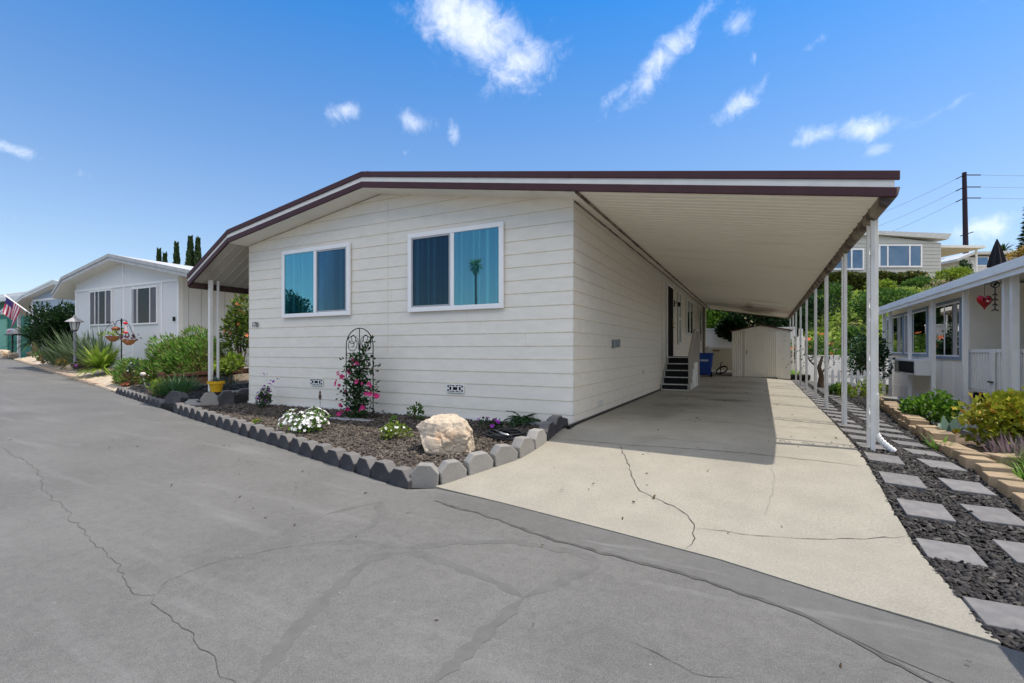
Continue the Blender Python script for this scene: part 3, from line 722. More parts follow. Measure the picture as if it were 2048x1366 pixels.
# crawl space vents with their cut-out pattern
def wall_vent(px0, py0, px1, py1):
    a, b = on_y(px0, py1, -.02), on_y(px1, py0, -.02); a.z = min(a.z, b.z - .12)
    x0, x1, z0, z1 = a.x, b.x, a.z - .005, a.z + .13
    v = MB(); v.box((x0, -.03, z0), (x1, -.0205, z1)); ve = v.build('vent', M_white, home, bevel=.002)
    h = MB(); hh = z1 - z0; ww = x1 - x0
    def rect(u0, u1, v0, v1): h.box((x0 + u0 * ww, -.033, z0 + v0 * hh), (x0 + u1 * ww, -.0295, z0 + v1 * hh))
    for s_ in (0, 1):
        q = (lambda u: u) if not s_ else (lambda u: 1 - u)
        for u0, u1, v0, v1 in ((.05, .13, .62, .88), (.05, .13, .14, .40), (.17, .28, .30, .72), (.33, .46, .12, .24), (.33, .46, .78, .9), (.37, .50, .33, .68), (.16, .30, .84, .92), (.16, .30, .1, .17)):
            rect(q(u0), q(u1), v0, v1)
    h.build('vent_hole', M_dark, ve)
wall_vent(621, 757, 646, 770); wall_vent(894, 768, 928, 784)
n0 = on_y(509.5, 649.5, -.03)
text_mesh('house_number', '178', .15, mat('number_grey', (.05, .06, .065), .5, .1, 9), home, (n0.x, -.026, n0.z), (1, 0, 0), (.12, 0, 1), .003)

# things on the long wall beside the drive
dr = MB(); dr.box((.018, 7.72, .86), (.05, 7.80, 2.98)); dr.box((.018, 8.72, .86), (.05, 8.80, 2.98)); dr.box((.018, 7.80, 2.9), (.05, 8.72, 2.98))
door = dr.build('door', M_white, home)
MB().box((.019, 7.8, .88), (.055, 8.72, 2.9)).build('screen_panel', mat('security_screen', (.014, .011, .010), .9, .2, 30, spec=.1), door)
h = MB(); h.box((.055, 8.62, 1.80), (.075, 8.68, 2.0)); h.tube([(.07, 8.65, 1.86), (.11, 8.65, 1.86), (.11, 8.55, 1.86)], .012, 8); h.lathe((.085, 8.65, 1.72), [(.01, 0), (.026, .01), (.026, .03), (.01, .04)], 10); h.build('handle', mat('brass', (.5, .4, .2), .3, .1, 9, metal=.8), door)
for z in (1.1, 1.9, 2.7): MB().box((.055, 7.79, z), (.067, 7.83, z + .1)).build('hinge', M_black, door)
def side_window(y0, y1, z0, z1, split=None, grid=False):
    b = MB(); t = .06; x = .02
    b.box((x, y0, z0), (x + .05, y1, z0 + t)); b.box((x, y0, z1 - t), (x + .05, y1, z1)); b.box((x, y0, z0 + t), (x + .049, y0 + t, z1 - t)); b.box((x, y1 - t, z0 + t), (x + .049, y1, z1 - t))
    if split: b.box((x, split - .03, z0 + t), (x + .047, split + .03, z1 - t))
    if grid: b.box((x, y0 + t, (z0 + z1) / 2 - .05), (x + .047, y1 - t, (z0 + z1) / 2 + .05))
    w_ = b.build('window', M_white, home, bevel=.005)
    MB().box((x + .012, y0 + t, z0 + t), (x + .014, y1 - t, z1 - t)).build('blind', M_dark, w_)
    MB().box((x + .02, y0 + t, z0 + t), (x + .024, y1 - t, z1 - t)).build('pane', M_pane_plain, w_)
side_window(9.9, 10.45, 1.25, 2.95, grid=True)
side_window(11.95, 13.9, 1.65, 2.95, split=12.9)
side_window(16.1, 17.1, 1.45, 3.0)
MB().box((.02, 17.9, .5), (.10, 18.3, 3.1)).build('door', mat('grey_door', (.2, .19, .17), .7, .2, 5), home)
lp = MB(); lp.box((.02, 9.07, 2.40), (.045, 9.15, 2.60)); lp.tube([(.045, 9.11, 2.5), (.11, 9.11, 2.545), (.17, 9.11, 2.52)], .011, 8); lp.lathe((.17, 9.11, 2.40), [(.015, 0), (.04, .015), (.048, .09), (.055, .10), (.015, .14)], 10)
lp.build('lantern', M_black, home)
bx = on_x(1229, 688, .03); ob = MB(); ob.box((.02, bx.y - .10, bx.z - .06), (.085, bx.y + .10, bx.z + .075)); ob.box((.085, bx.y - .085, bx.z - .03), (.10, bx.y + .02, bx.z + .06)); ob.box((.085, bx.y + .03, bx.z - .05), (.115, bx.y + .085, bx.z + .085))
ob.build('outlet_box', mat('grey_box', (.25, .26, .27), .5, .1, 8), home, bevel=.006)
for (a, b, c, d) in ((1192, 800, 1212, 812), (1331, 749, 1340, 766), (1286, 739, 1290, 748)):
    q = on_x((a + c) / 2, (b + d) / 2, .024); MB().box((.012, q.y - .12, q.z - .045), (.018, q.y + .12, q.z + .045)).build('patch_panel', mat('patch_grey', (.62, .61, .60), .6, .15, 30), home)

# ---------------------------------------------------------------- the carport
cp = thing('carport', 'long white carport with ribbed ceiling on slender posts over the driveway', 'carport', (1.8, 9.8, 0))
c = MB(); n = 134; y0, y1 = -.396, 19.95
zc = lambda x: rbot(x) + .012
Vv = []; 
for i in range(n + 1):
    y = y0 + (y1 - y0) * i / n; w2 = .012
    for dy, dz in ((-w2, 0), (-w2 * .6, -.006), (w2 * .6, -.006), (w2, 0)):
        yy = min(max(y + dy, y0), y1)
        Vv += [(XR + .002, yy, zc(XR) + dz), (3.56 + .008 * max(0, yy), yy, zc(3.56 + .008 * max(0, yy)) + dz)]
c.add(Vv, [(2 * i, 2 * i + 1, 2 * i + 3, 2 * i + 2) for i in range(len(Vv) // 2 - 1)])
c.build('ceiling', M_ceil, cp)
def slabq(x0, x1, y0, y1, d0, d1, sk=0.008):
    X1 = lambda y: x1 + sk * max(0, y)
    return MB().hexa([(x0, y0, rtop(x0) - d1), (X1(y0), y0, rtop(X1(y0)) - d1), (X1(y1), y1, rtop(X1(y1)) - d1), (x0, y1, rtop(x0) - d1)], [(x0, y0, rtop(x0) - d0), (X1(y0), y0, rtop(X1(y0)) - d0), (X1(y1), y1, rtop(X1(y1)) - d0), (x0, y1, rtop(x0) - d0)])
crf = slabq(XR + .003, 3.55, -.398, 19.97, -.004, .215).build('roof', M_rooftop, cp)
band(XR + .001, 3.59, -.012, .078, -.44, -.399).build('fascia', M_brown, crf, bevel=.006)
band(XR + .001, 3.55, .078, .155, -.418, -.399).build('fascia', M_fwhite, crf)
band(XR + .001, 3.565, .155, .252, -.436, -.399).build('fascia', M_brown, crf, bevel=.006)
# far end closing strip and ledger along the home
MB().hexa([(XR, 19.97, rbot(XR) - .03), (3.72, 19.97, rbot(3.72) - .03), (3.72, 20.02, rbot(3.72) - .03), (XR, 20.02, rbot(XR) - .03)], [(XR, 19.97, rtop(XR)), (3.72, 19.97, rtop(3.72)), (3.72, 20.02, rtop(3.72)), (XR, 20.02, rtop(XR))]).build('end_strip', M_gutter, cp)
lg = MB(); lg.prism([(.014, -.398, 3.172), (.155, -.398, 3.140), (.155, -.398, 3.2), (.014, -.398, 3.2)], (0, 20.3, 0)); lg.build('ledger', M_soff, cp)
lg2 = MB(); lg2.box((.157, -.396, 3.146), (.19, 19.9, 3.178)); lg2.box((.0125, .0, 3.150), (.018, 19.8, 3.171)); lg2.build('ledger_joint', M_gutter, cp)
# gutter along the open side
g = MB()
gx = lambda y: 3.43 + .008 * max(0, y)
def gprof(y): 
    x = gx(y); zt = rbot(x) + .01
    return [(x, y, zt), (x + .012, y, zt - .075), (x + .06, y, zt - .105), (x + .10, y, zt - .085), (x + .15, y, zt - .02), (x + .17, y, zt + .06), (x + .16, y, zt + .07), (x + .12, y, zt + .07)]
g.hexa(gprof(-.395), gprof(19.9)); g.build('gutter', M_gutter, cp)
for i in range(60):
    y = .1 + i * .33; x = gx(y); zt = rbot(x)
    MB().box((x - .012, y, zt - .009), (x + .0, y + .03, zt + .005)).build('gutter_bracket', M_gutter, cp)
def scroll(b, x, y0, y1, zc_, h, r=.007):
    """one S scroll of flat bar between the two uprights"""
    pts = []; ym = (y0 + y1) / 2; w2 = (y1 - y0) / 2 * .8
    for k in range(33):
        a = -math.pi * 1.6 + 3.2 * math.pi * k / 32
        q = abs(k - 16) / 16; rad = w2 * (1 - .62 * q)
        sgn = -1 if k < 16 else 1
        pts.append((x, ym + sgn * (w2 * .0) + rad * math.sin(a) * (1 if k >= 16 else 1), zc_ + sgn * (h * .26) - rad * math.cos(a) * sgn * .9 + (0)))
    b.tube(pts, r, 5, cap=False)
POSTS = [(3.523, .29), (3.544, 2.39), (3.568, 4.79), (3.59, 7.03), (3.617, 9.75), (3.643, 12.3), (3.669, 14.87), (3.689, 16.9), (3.71, 19.3)]
for i, (x, y) in enumerate(POSTS):
    x -= .03; zt = rbot(gx(y)) - .02; zb = lot_z(3.6, y) - .05
    p = MB(); u = .022
    p.box((x - u, y - u, zb), (x + u, y + u, zt)); ps = p.build('post', M_whitew, cp, bevel=.004)
    q = MB(); y2 = y + .25; q.box((x - .016, y2 - .016, zb), (x + .016, y2 + .016, zt)); q.build('upright', M_whitew, ps, bevel=.003)
    z = zb + .45
    while z < zt - .25:
        sc = MB(); scroll(sc, x, y + u, y2 - .02, z, .34); z += .62
        sc.build('scrollwork', M_white, ps)
    MB().box((x - .05, y - .05, zb + .03), (x + .05, y + .05, zb + .058)).build('foot_plate', M_gutter, ps)
# rain pipe on the front post
dp = MB(); x, y = 3.528, .335
zt = rbot(gx(y)) - .03; zb = lot_z(3.6, y)
dp.box((x - .023, y - .022, .55), (x + .023, y + .022, zt)); dp.box((x - .029, y - .028, zb + .16), (x + .029, y + .028, .56))
dpo = dp.build('downspout', M_whitew, cp, bevel=.008)
el = MB()
for k in range(13):
    a = k / 12; 
    px_ = x + .01 + .15 * a ** 1.2; pz = zb + .20 - .17 * a ** .8; r0 = .038 if k % 2 else .033
    el.tube([(px_, y, pz), (px_ + .012, y - .002, pz - .011)], r0, 10)
el.build('elbow', M_white, dpo)

# ---------------------------------------------------------------- side awning over the home's left flank
aw = thing('awning', 'steep white awning with maroon banded edge on the left side of the cream home', 'awning', (-7.9, 4, 0))
A0, A1 = (-7.17, 3.455), (-8.53, 2.66)
def apt(s_, d): return (A0[0] + (A1[0] - A0[0]) * s_, A0[1] + (A1[1] - A0[1]) * s_ - d)
AY0, AY1 = -.40, 11.0
sl_ = MB(); n = 56
def ah(d0, d1, s0, s1, y0, y1):
    a, b, c_, d_ = apt(s0, d1), apt(s1, d1), apt(s1, d0), apt(s0, d0)
    return MB().prism([(a[0], y0, a[1]), (b[0], y0, b[1]), (c_[0], y0, c_[1]), (d_[0], y0, d_[1])], (0, y1 - y0, 0))
ar = ah(.0, .19, 0.004, 1, AY0, AY1).build('roof', M_rooftop, aw)
un = MB(); V = []
for i in range(n + 1):
    y = AY0 + (AY1 - AY0) * i / n
    for dy, dz in ((-.02, 0), (-.014, -.009), (.014, -.009), (.02, 0)):
        a, b = apt(.003, .20), apt(.99, .20)
        V += [(a[0], y + dy, a[1] + dz), (b[0], y + dy, b[1] + dz)]
un.add(V, [(2 * i, 2 * i + 1, 2 * i + 3, 2 * i + 2) for i in range(len(V) // 2 - 1)]); un.build('ceiling', streak('awning_pan', (.50, .47, .41), (.33, .29, .23), 1.5), aw)
ah(-.012, .078, .0, 1, -.44, -.399).build('fascia', M_brown, ar); ah(.078, .155, .0, 1, -.418, -.399).build('fascia', M_fwhite, ar); ah(.155, .252, .0, .99, -.436, -.399).build('fascia', M_brown, ar)
e = apt(1, 0); MB().box((e[0] - .02, -.395, e[1] - .27), (e[0] + .10, AY1, e[1] - .15)).build('gutter', mat('dark_gutter', (.05, .03, .027), .6, .2, 8), aw)
e = apt(.80, .24)
for (y, r, zt_) in ((-.1, .036, e[1]), (2.6, .03, e[1]), (5.3, .03, e[1]), (8.0, .03, e[1])):
    p = MB(); p.box((e[0] - r, y - r, -.1), (e[0] + r, y + r, zt_)); po = p.build('post', M_whitew, aw, bevel=.004)
    q = MB(); q.box((e[0] - .02, y + .14, -.1), (e[0] + .02, y + .18, zt_)); q.build('upright', M_whitew, po, bevel=.003)

# ---------------------------------------------------------------- steps up to the door
st = thing('entry_steps', 'white framed entry steps with black treads and slatted handrail below the side door', 'steps', (.4, 7.8, 0))
M_grip = mat('black_tread', (.018, .018, .02), .9, .2, 60, .3, 150)
yb, rise, run, X0, X1 = 6.76, .175, .25, .03, .72
for i in range(5):
    y = yb + i * run; z = rise * (i + 1); b = MB(); y2 = y + run if i < 4 else 9.0
    b.box((X0, y, z - .03), (X1, y2 + .02, z - .004)); so_ = b.build('step', M_whitew, st, bevel=.004)
    MB().box((X0 + .03, y + .02, z - .004), (X1 - .02, y2, z + .001)).build('tread', M_grip, so_)
    MB().box((X0 + .04, y + .012, z - rise), (X1 - .03, y + .02, z - .03)).build('riser', M_grip, so_)
bs = MB(); bs.box((X0, yb - .06, -.02), (X1 + .02, yb + .02, .03)); bs.build('base_board', M_whitew, st)
sp = MB()
prof = [(yb, -.02)]
for i in range(5): prof += [(yb + i * run, rise * (i + 1) - .03), (yb + (i + 1) * run, rise * (i + 1) - .03)]
prof[-1] = (9.0, rise * 5 - .03); prof.append((9.0, -.02))
for xx in (X1 - .012, X0): sp.prism([(xx, a, b) for a, b in prof], (.022, 0, 0))
sp.build('side_panel', streak('peeling_white', (.68, .68, .67), (.42, .38, .32), 4, (.58, .7), (1, 1, .6)), st)
rl = MB(); xr_ = X1 + .03
def rz_(y): return .97 + (y - yb) * (1.66 - .97) / (7.95 - yb) if y < 7.95 else 1.66
rl.prism([(xr_ - .03, yb, rz_(yb) - .05), (xr_ - .03, 7.95, 1.60), (xr_ - .03, 9.0, 1.60), (xr_ - .03, 9.0, 1.66), (xr_ - .03, 7.95, 1.66), (xr_ - .03, yb, rz_(yb) + .01)], (.06, 0, 0))
M_rail = mat('taupe_rail_paint', (.40, .36, .32), .7, .1, 9)
rlo = rl.build('handrail', M_rail, st)
for i in range(15):
    y = yb + .02 + i * .15
    zb_ = max(.0, rise * max(0, min(5, math.floor((y - yb) / run) + 1)) - .16)
    MB().box((xr_ - .018, y - .018, zb_), (xr_ + .012, y + .018, rz_(y) - .04)).build('baluster', M_rail, rlo)
MB().box((xr_ - .03, yb - .01, 0), (xr_ + .02, yb + .05, rz_(yb))).build('newel', M_rail, st); MB().box((xr_ - .03, 8.94, 0), (xr_ + .02, 9.0, 1.62)).build('newel', M_rail, st)
# ---------------------------------------------------------------- edging stones, stepping stones, boulder
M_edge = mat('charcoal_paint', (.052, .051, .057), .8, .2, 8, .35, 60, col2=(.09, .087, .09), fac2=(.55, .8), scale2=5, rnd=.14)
M_edge2 = mat('worn_grey_paint', (.265, .255, .24), .85, .12, 8, .35, 60, col2=(.18, .17, .165), fac2=(.5, .8), scale2=4, rnd=.12)
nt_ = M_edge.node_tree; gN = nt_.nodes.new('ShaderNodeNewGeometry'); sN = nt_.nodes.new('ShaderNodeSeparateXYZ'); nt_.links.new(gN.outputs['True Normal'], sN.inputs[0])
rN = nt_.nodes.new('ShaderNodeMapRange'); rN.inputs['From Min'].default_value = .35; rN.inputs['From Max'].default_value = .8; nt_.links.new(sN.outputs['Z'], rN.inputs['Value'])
xN = nt_.nodes.new('ShaderNodeMix'); xN.data_type = 'RGBA'; bN = nt_.nodes['Principled BSDF']   # sunlight painted into the colour: upward faces mixed paler
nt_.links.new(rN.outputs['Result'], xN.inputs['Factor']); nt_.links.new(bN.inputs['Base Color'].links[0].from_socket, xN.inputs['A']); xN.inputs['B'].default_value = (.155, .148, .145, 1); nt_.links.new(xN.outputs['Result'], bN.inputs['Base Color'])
def edger_mesh(seed, w=.30, h=.19, d=.14):
    g = random.Random(seed); j = lambda a=.006: g.uniform(-a, a)
    prof = [(-w * .44 + j(), -.06), (w * .44 + j(), -.06), (w * .50, h * .50 + j(.01)), (w * .23 + j(.012), h + j()), (-w * .23 + j(.012), h + j()), (-w * .50, h * .50 + j(.01))]
    b = MB(); b.prism([(x, -d / 2, z) for x, z in prof], (0, d, 0))
    return b
EDG = []
def edger(p, ang, label, group, m=None, seed=0, tilt=0.0, w=.30, h=.19, d=.14):
    key = (seed % 5, w, h, d, (m or M_edge).name)
    src = next((o for k, o in EDG if k == key), None)
    if src is None:
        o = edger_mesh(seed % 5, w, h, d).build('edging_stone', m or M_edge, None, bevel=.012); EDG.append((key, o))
    else:
        o = src.copy(); COL.objects.link(o)
    o.location = p; o.rotation_euler = (tilt, random.uniform(-.035, .035), ang)
    return tag(o, label, 'edging stone', group)
A, B = Vector((-7.95, -1.0)), Vector((-.90, -2.5))
n = 23
for i in range(n):
    f_ = (i + .5) / n; x = A.x + (B.x - A.x) * f_; y = road_edge(x) + .085
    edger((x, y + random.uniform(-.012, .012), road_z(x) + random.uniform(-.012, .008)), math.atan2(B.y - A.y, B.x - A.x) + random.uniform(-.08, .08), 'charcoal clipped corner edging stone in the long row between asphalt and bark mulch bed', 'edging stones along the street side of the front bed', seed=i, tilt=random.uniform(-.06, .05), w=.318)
def resample(P, n):
    L_ = [0]
    for a, b in zip(P[:-1], P[1:]): L_.append(L_[-1] + math.hypot(b[0] - a[0], b[1] - a[1]))
    o = []
    for k in range(n + 1):
        s = L_[-1] * k / n; i = max(j for j in range(len(L_)) if L_[j] <= s + 1e-9); i = min(i, len(P) - 2); f_ = (s - L_[i]) / max(1e-9, L_[i + 1] - L_[i]); o.append((P[i][0] + (P[i + 1][0] - P[i][0]) * f_, P[i][1] + (P[i + 1][1] - P[i][1]) * f_))
    return o
fr_ = resample([(-.93, -2.47)] + [(p.x, p.y) for p in dl], 8)
for i in range(8):
    a, b = Vector(fr_[i]), Vector(fr_[i + 1]); a2 = a.lerp(b, .5)
    ang = math.atan2(b.y - a.y, b.x - a.x); nrm = Vector((-math.sin(ang), math.cos(ang)))
    c = a2 + nrm * .06
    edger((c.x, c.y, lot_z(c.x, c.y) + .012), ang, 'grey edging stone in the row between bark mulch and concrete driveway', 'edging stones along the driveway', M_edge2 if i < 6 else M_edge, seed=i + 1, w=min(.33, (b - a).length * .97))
edger((-.20, -.14, .0), .5, 'dark edging stone lying flat against the house corner above the hose', None, M_edge, 3, 1.2)
lf = [(-7.75, -.72, M_edge2, 1.25, 'pale grey edging stone lying flat nearest the street in the cross row'), (-7.62, -.50, M_edge2, .3, 'pale grey edging stone leaning back second in the cross row'), (-7.45, -.25, M_edge, 0, 'dark upright edging stone in front of the yellow flower pot'), (-7.32, .05, M_edge, 0, 'dark upright edging stone right of the yellow pot'), (-7.2, .33, M_edge, 0, 'dark edging stone in the cross row closest to the house wall')]
for i, (x, y, m_, t_, lab) in enumerate(lf):
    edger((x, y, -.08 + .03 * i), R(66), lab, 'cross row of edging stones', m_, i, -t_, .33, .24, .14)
for i in range(11):
    x = -8.85 - .31 * i
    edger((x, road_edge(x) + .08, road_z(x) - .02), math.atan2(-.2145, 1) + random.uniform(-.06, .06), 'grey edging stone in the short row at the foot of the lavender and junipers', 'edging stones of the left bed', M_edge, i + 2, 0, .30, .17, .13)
# the stepping stones of the mulch strip
M_pave = mat('grey_paver', (.175, .17, .17), .8, .12, 12, .3, 120, col2=(.23, .22, .21), fac2=(.5, .8), scale2=6, rnd=.12)
pv = MB(); pv.box((-.155, -.16, -.04), (.155, .16, .0)); pv0 = pv.build('stepping_stone', M_pave, None, bevel=.006)
first = True
for x, ys, lab, grp in ROWS:
    for y in ys:
        o = pv0 if first else pv0.copy()
        if not first: COL.objects.link(o)
        first = False
        xx = x + .008 * max(0, y) + random.uniform(-.015, .015)
        z = max(lot_z(xx - .15, y), lot_z(xx + .15, y))
        sl = (lot_z(xx, y + .15) - lot_z(xx, y - .15)) / .3; sx_ = (lot_z(xx + .15, y) - lot_z(xx - .15, y)) / .3
        o.location = (xx, y, lot_z(xx, y) + .026); o.rotation_euler = (math.atan(sl), -math.atan(sx_), random.uniform(-.03, .03) + (.1 if x > 4 else 0)); tag(o, lab, 'stepping stone', grp)

def rock(name, c, rad, m, seed, planes=9, parent=None, rot=0.0, cuts=()):
    g = random.Random(seed); bm = bmesh.new(); bmesh.ops.create_icosphere(bm, subdivisions=5, radius=1)
    pl = [(Vector((g.gauss(0, 1), g.gauss(0, 1), g.gauss(0, .8))).normalized(), g.uniform(.55, .85)) for _ in range(planes)] + [(Vector(a).normalized(), d) for a, d in cuts]
    from mathutils import noise
    for v in bm.verts:
        p = v.co.copy()
        for nn, d in pl:
            k = p.dot(nn) - d
            if k > 0: p -= nn * k * .985
        q = noise.noise(p * 2.2 + Vector((seed, 0, 0))) * .06 + noise.noise(p * 5 + Vector((0, seed, 0))) * .035 - max(0, .12 - abs(noise.noise(p * 2.7 + Vector((seed, seed, 0))))) * .45 + noise.noise(p * 16) * .014
        p += p.normalized() * q
        cr, sr = math.cos(rot), math.sin(rot)
        v.co = Vector(((p.x * cr - p.y * sr) * rad[0], (p.x * sr + p.y * cr) * rad[1], p.z * rad[2])) 
    me = bpy.data.meshes.new(name); bm.to_mesh(me); bm.free(); me.materials.append(m)
    o = bpy.data.objects.new(name, me); COL.objects.link(o); o.location = c
    return o
M_rock = mat('pale_boulder', (.52, .43, .33), .85, .14, 5, .7, 22, col2=(.40, .23, .12), fac2=(.56, .72), scale2=3.2)
rc = hit(866, 912, bed_z)
tag(rock('boulder', (rc.x, rc.y + .22, rc.z + .18), (.48, .35, .39), M_rock, 23, 16, cuts=[((0, -.25, 1), .60), ((-.9, -.3, -.55), .5), ((.3, -1, .1), .62), ((.95, -.2, .3), .8)]), 'cream and tan angular boulder sitting in the bark mulch near the driveway', 'boulder')
sb = on_z(705, 839, -.09)
sl_ = MB(); pts = [(-.46, -.10), (-.1, -.13), (.42, -.07), (.45, .02), (.1, .10), (-.3, .08)]
sl_.prism([(sb.x + a, sb.y + b, sb.z - .03) for a, b in pts], (0, 0, .05)); tag(sl_.build('stone_slab', mat('blue_slab', (.30, .31, .33), .8, .1, 9, .3, 50), None, bevel=.012), 'flat grey stone slab lying in front of the trellis foot', 'stone slab')

# ---------------------------------------------------------------- flowers: five petals on a short stalk
def blossoms(P, Nn, size, petals=5, cup=.25):
    n = len(P); Nn = unit(Nn); rnd = unit(RNG.normal(size=(n, 3))); S = unit(np.cross(Nn, rnd)); T = np.cross(S, Nn)
    sz = (size * RNG.uniform(.75, 1.2, n))[:, None]; V = []
    for k in range(petals):
        a = 2 * math.pi * k / petals; d = S * math.cos(a) + T * math.sin(a); e = -S * math.sin(a) + T * math.cos(a)
        V.append(np.stack([P, P + (d * .55 + e * .38 + Nn * cup * .6) * sz * .5, P + (d + Nn * cup) * sz * .5, P + (d * .55 - e * .38 + Nn * cup * .6) * sz * .5], 1))
    V = np.stack(V, 1).reshape(-1, 3); Q = np.arange(len(V)).reshape(-1, 4)
    return V, Q
def flower_bush(name, label, cat, base, rad, n, leaf, m, seed, fm, nf, fs, group=None, top=True, fname='blossom', **k):
    t = bush(name, label, cat, base, rad, n, leaf, m, seed, group, **k)
    b = Vector(base); c = (b.x, b.y, b.z + rad[2] * k.get('raise_', .55))
    P, D = clump_points(nf * 3, c, rad, k.get('lumps', 14), seed, shell=.95, lump=k.get('lump', .42))
    if top: kp = D[:, 2] > -.1; P, D = P[kp], D[kp]
    ok = P[:, 2] > b.z + .03; P, D = P[ok][:nf], D[ok][:nf]
    view = np.array(CAM) - P
    V, Q = blossoms(P + D * leaf * .5, D + np.array([0, 0, .4]), fs)
    arrmesh(fname, V, Q, fm, t)
    return t
LG = leaf_mat('leaf_mid', [(.035, .085, .016), (.075, .165, .03), (.125, .24, .045)])
LD = leaf_mat('leaf_dark', [(.014, .036, .012), (.03, .078, .024), (.055, .125, .036)])
LY = leaf_mat('leaf_yellowgreen', [(.10, .17, .018), (.21, .31, .03), (.34, .43, .06)])
LB = leaf_mat('leaf_bright', [(.055, .14, .014), (.12, .26, .025), (.20, .37, .045)])
LGY = leaf_mat('leaf_greygreen', [(.06, .085, .06), (.10, .14, .10), (.05, .08, .04)])
PW = leaf_mat('petal_white', [(.8, .8, .78), (.85, .85, .84), (.72, .72, .74)], .6, .25)
PP = leaf_mat('petal_pink', [(.62, .02, .18), (.75, .05, .28), (.50, .01, .08)], .6, .3)
PV = leaf_mat('petal_purple', [(.30, .03, .42), (.45, .08, .55), (.22, .02, .30)], .6, .3)
PO = leaf_mat('petal_orange', [(.75, .16, .05), (.80, .26, .12), (.62, .10, .04)], .6, .3)
PY = leaf_mat('petal_yellow', [(.80, .50, .02), (.78, .38, .02), (.85, .62, .08)], .6, .3)
def bb(px, py): return hit(px, py, bed_z)
p = bb(592, 870); flower_bush('vinca_plant', 'white flowering vinca mound in the mulch left of the boulder', 'flower', (p.x, p.y + .18, p.z), (.40, .30, .36), 420, .06, LB, 21, PW, 210, .062, lumps=10, raise_=.3)
p = bb(776, 884); flower_bush('bedding_plant', 'lime green bedding plant with small white and orange flowers beside the boulder', 'flower', (p.x, p.y + .12, p.z), (.21, .2, .20), 330, .05, LY, 22, PW, 16, .045, lumps=8, raise_=.4)
V, Q = leaves(np.array([[p.x + .09, p.y + .1, p.z + .18 + .012 * i] for i in range(14)]), RNG.normal(size=(14, 3)) + np.array([0, 0, .6]), .06, .025)
p = bb(972, 866); flower_bush('vinca_plant', 'small purple flowering vinca between the boulder and the fern', 'flower', (p.x, p.y + .1, p.z), (.20, .15, .16), 170, .05, LD, 23, PV, 11, .075, lumps=6, raise_=.5)
p = bb(516, 850); flower_bush('marigold', 'tiny yellow flower growing alone in the mulch near the road', 'flower', p, (.08, .07, .08), 60, .035, LB, 24, PY, 4, .05, lumps=4, stems=0)
p = bb(862, 832); bush('seedling', 'small leafy green seedling peeping over the boulder', 'plant', (p.x, -.28, -.08), (.16, .12, .2), 110, .06, LG, 25, lumps=5)
p = bb(787, 858); bush('seedling', 'thin upright green sprig beside the lime bedding plant', 'plant', (p.x, p.y, p.z), (.04, .04, .16), 40, .05, LB, 26, lumps=4, stems=2)
# fern-like plant with drooping pinnate fronds
fp = bb(1030, 858); ft = thing('fern', 'dark green feathery fern against the house wall near the coiled hose', 'fern', (fp.x, fp.y + .25, -.06))
V_, Q_ = [], []; s_ = MB(); g = random.Random(5)
for i in range(26):
    a = g.uniform(0, 6.28); L_ = g.uniform(.18, .34); el = g.uniform(.35, 1.15); p0 = Vector((fp.x, fp.y + .25, -.02)); pts = [p0 + Vector((0, 0, .05 * g.random()))]
    for k in range(7):
        pts.append(pts[-1] + Vector((math.cos(a) * math.cos(el), math.sin(a) * math.cos(el) * .75, math.sin(el))) * L_ / 7); el -= .17
    s_.tube(pts, .003, 4)
    P = []; D = []
    for k in range(1, 8):
        for q in (-1, 1):
            for e in (0, .5):
                w_ = pts[k - 1].lerp(pts[k], e + .5 if e == 0 else 1); P.append(w_); D.append((-math.sin(a) * q + math.cos(a) * .4, math.cos(a) * q + math.sin(a) * .4, -.1))
    v, q = leaves(np.array([tuple(x) for x in P]), np.array(D), .065, .022); Q_.append(q + sum(len(x) for x in V_)); V_.append(v)
arrmesh('frond', np.concatenate(V_), np.concatenate(Q_), LD, ft); s_.build('stem', mat('green_stem', (.03, .06, .015), .7, .2, 20), ft)
# purple spiky plant at the house corner
sp = bb(503, 822); flower_bush('salvia_plant', 'dark leaved plant with purple flower spikes at the left corner of the house', 'flower', (sp.x - .0, -.35, -.07), (.17, .16, .30), 380, .055, LD, 27, PV, 34, .042, lumps=12)
s2 = MB(); pts_ = []
for i in range(5): pts_ += [(sp.x - .06 + .03 * i, -.35 + .05 * i, .25 + .045 * k + .03 * i) for k in range(9 if i == 1 else 4)]
V, Q = blossoms(np.array(pts_) + RNG.normal(size=(len(pts_), 3)) * .02, RNG.normal(size=(len(pts_), 3)), .05); arrmesh('blossom', V, Q, PV, bpy.data.objects['salvia_plant'])

# trellis and the climber on it
TY = -.42
a, b_, tp = on_y(692.5, 835, TY), on_y(749, 838, TY), on_y(717, 656.5, TY)
tx0, tx1, tzt = a.x + .0, b_.x - .03, tp.z; tm = (tx0 + tx1) / 2; tr_ = (tx1 - tx0) / 2
tr = thing('trellis', 'black arched iron trellis with scrolls leaning by the front wall', 'trellis', (tm, TY, -.1))
fr = MB(); zs_ = tzt - tr_
arc = [(tx0, TY, -.15), (tx0, TY, zs_ * .5)] + [(tm - tr_ * math.cos(math.pi * k / 24), TY, zs_ + tr_ * math.sin(math.pi * k / 24)) for k in range(25)] + [(tx1, TY, zs_ * .5), (tx1, TY, -.15)]
fr.tube(arc, .0085, 6); fr.tube([(tm, TY, .0), (tm, TY, tzt)], .0075, 6)
fr.build('frame', M_black, tr)
cb = MB()
for z in (zs_ - .12, zs_ - .42, .75, .45): cb.tube([(tx0, TY, z), (tx1, TY, z)], .006, 6)
cb.build('crossbar', M_black, tr)
sc = MB()
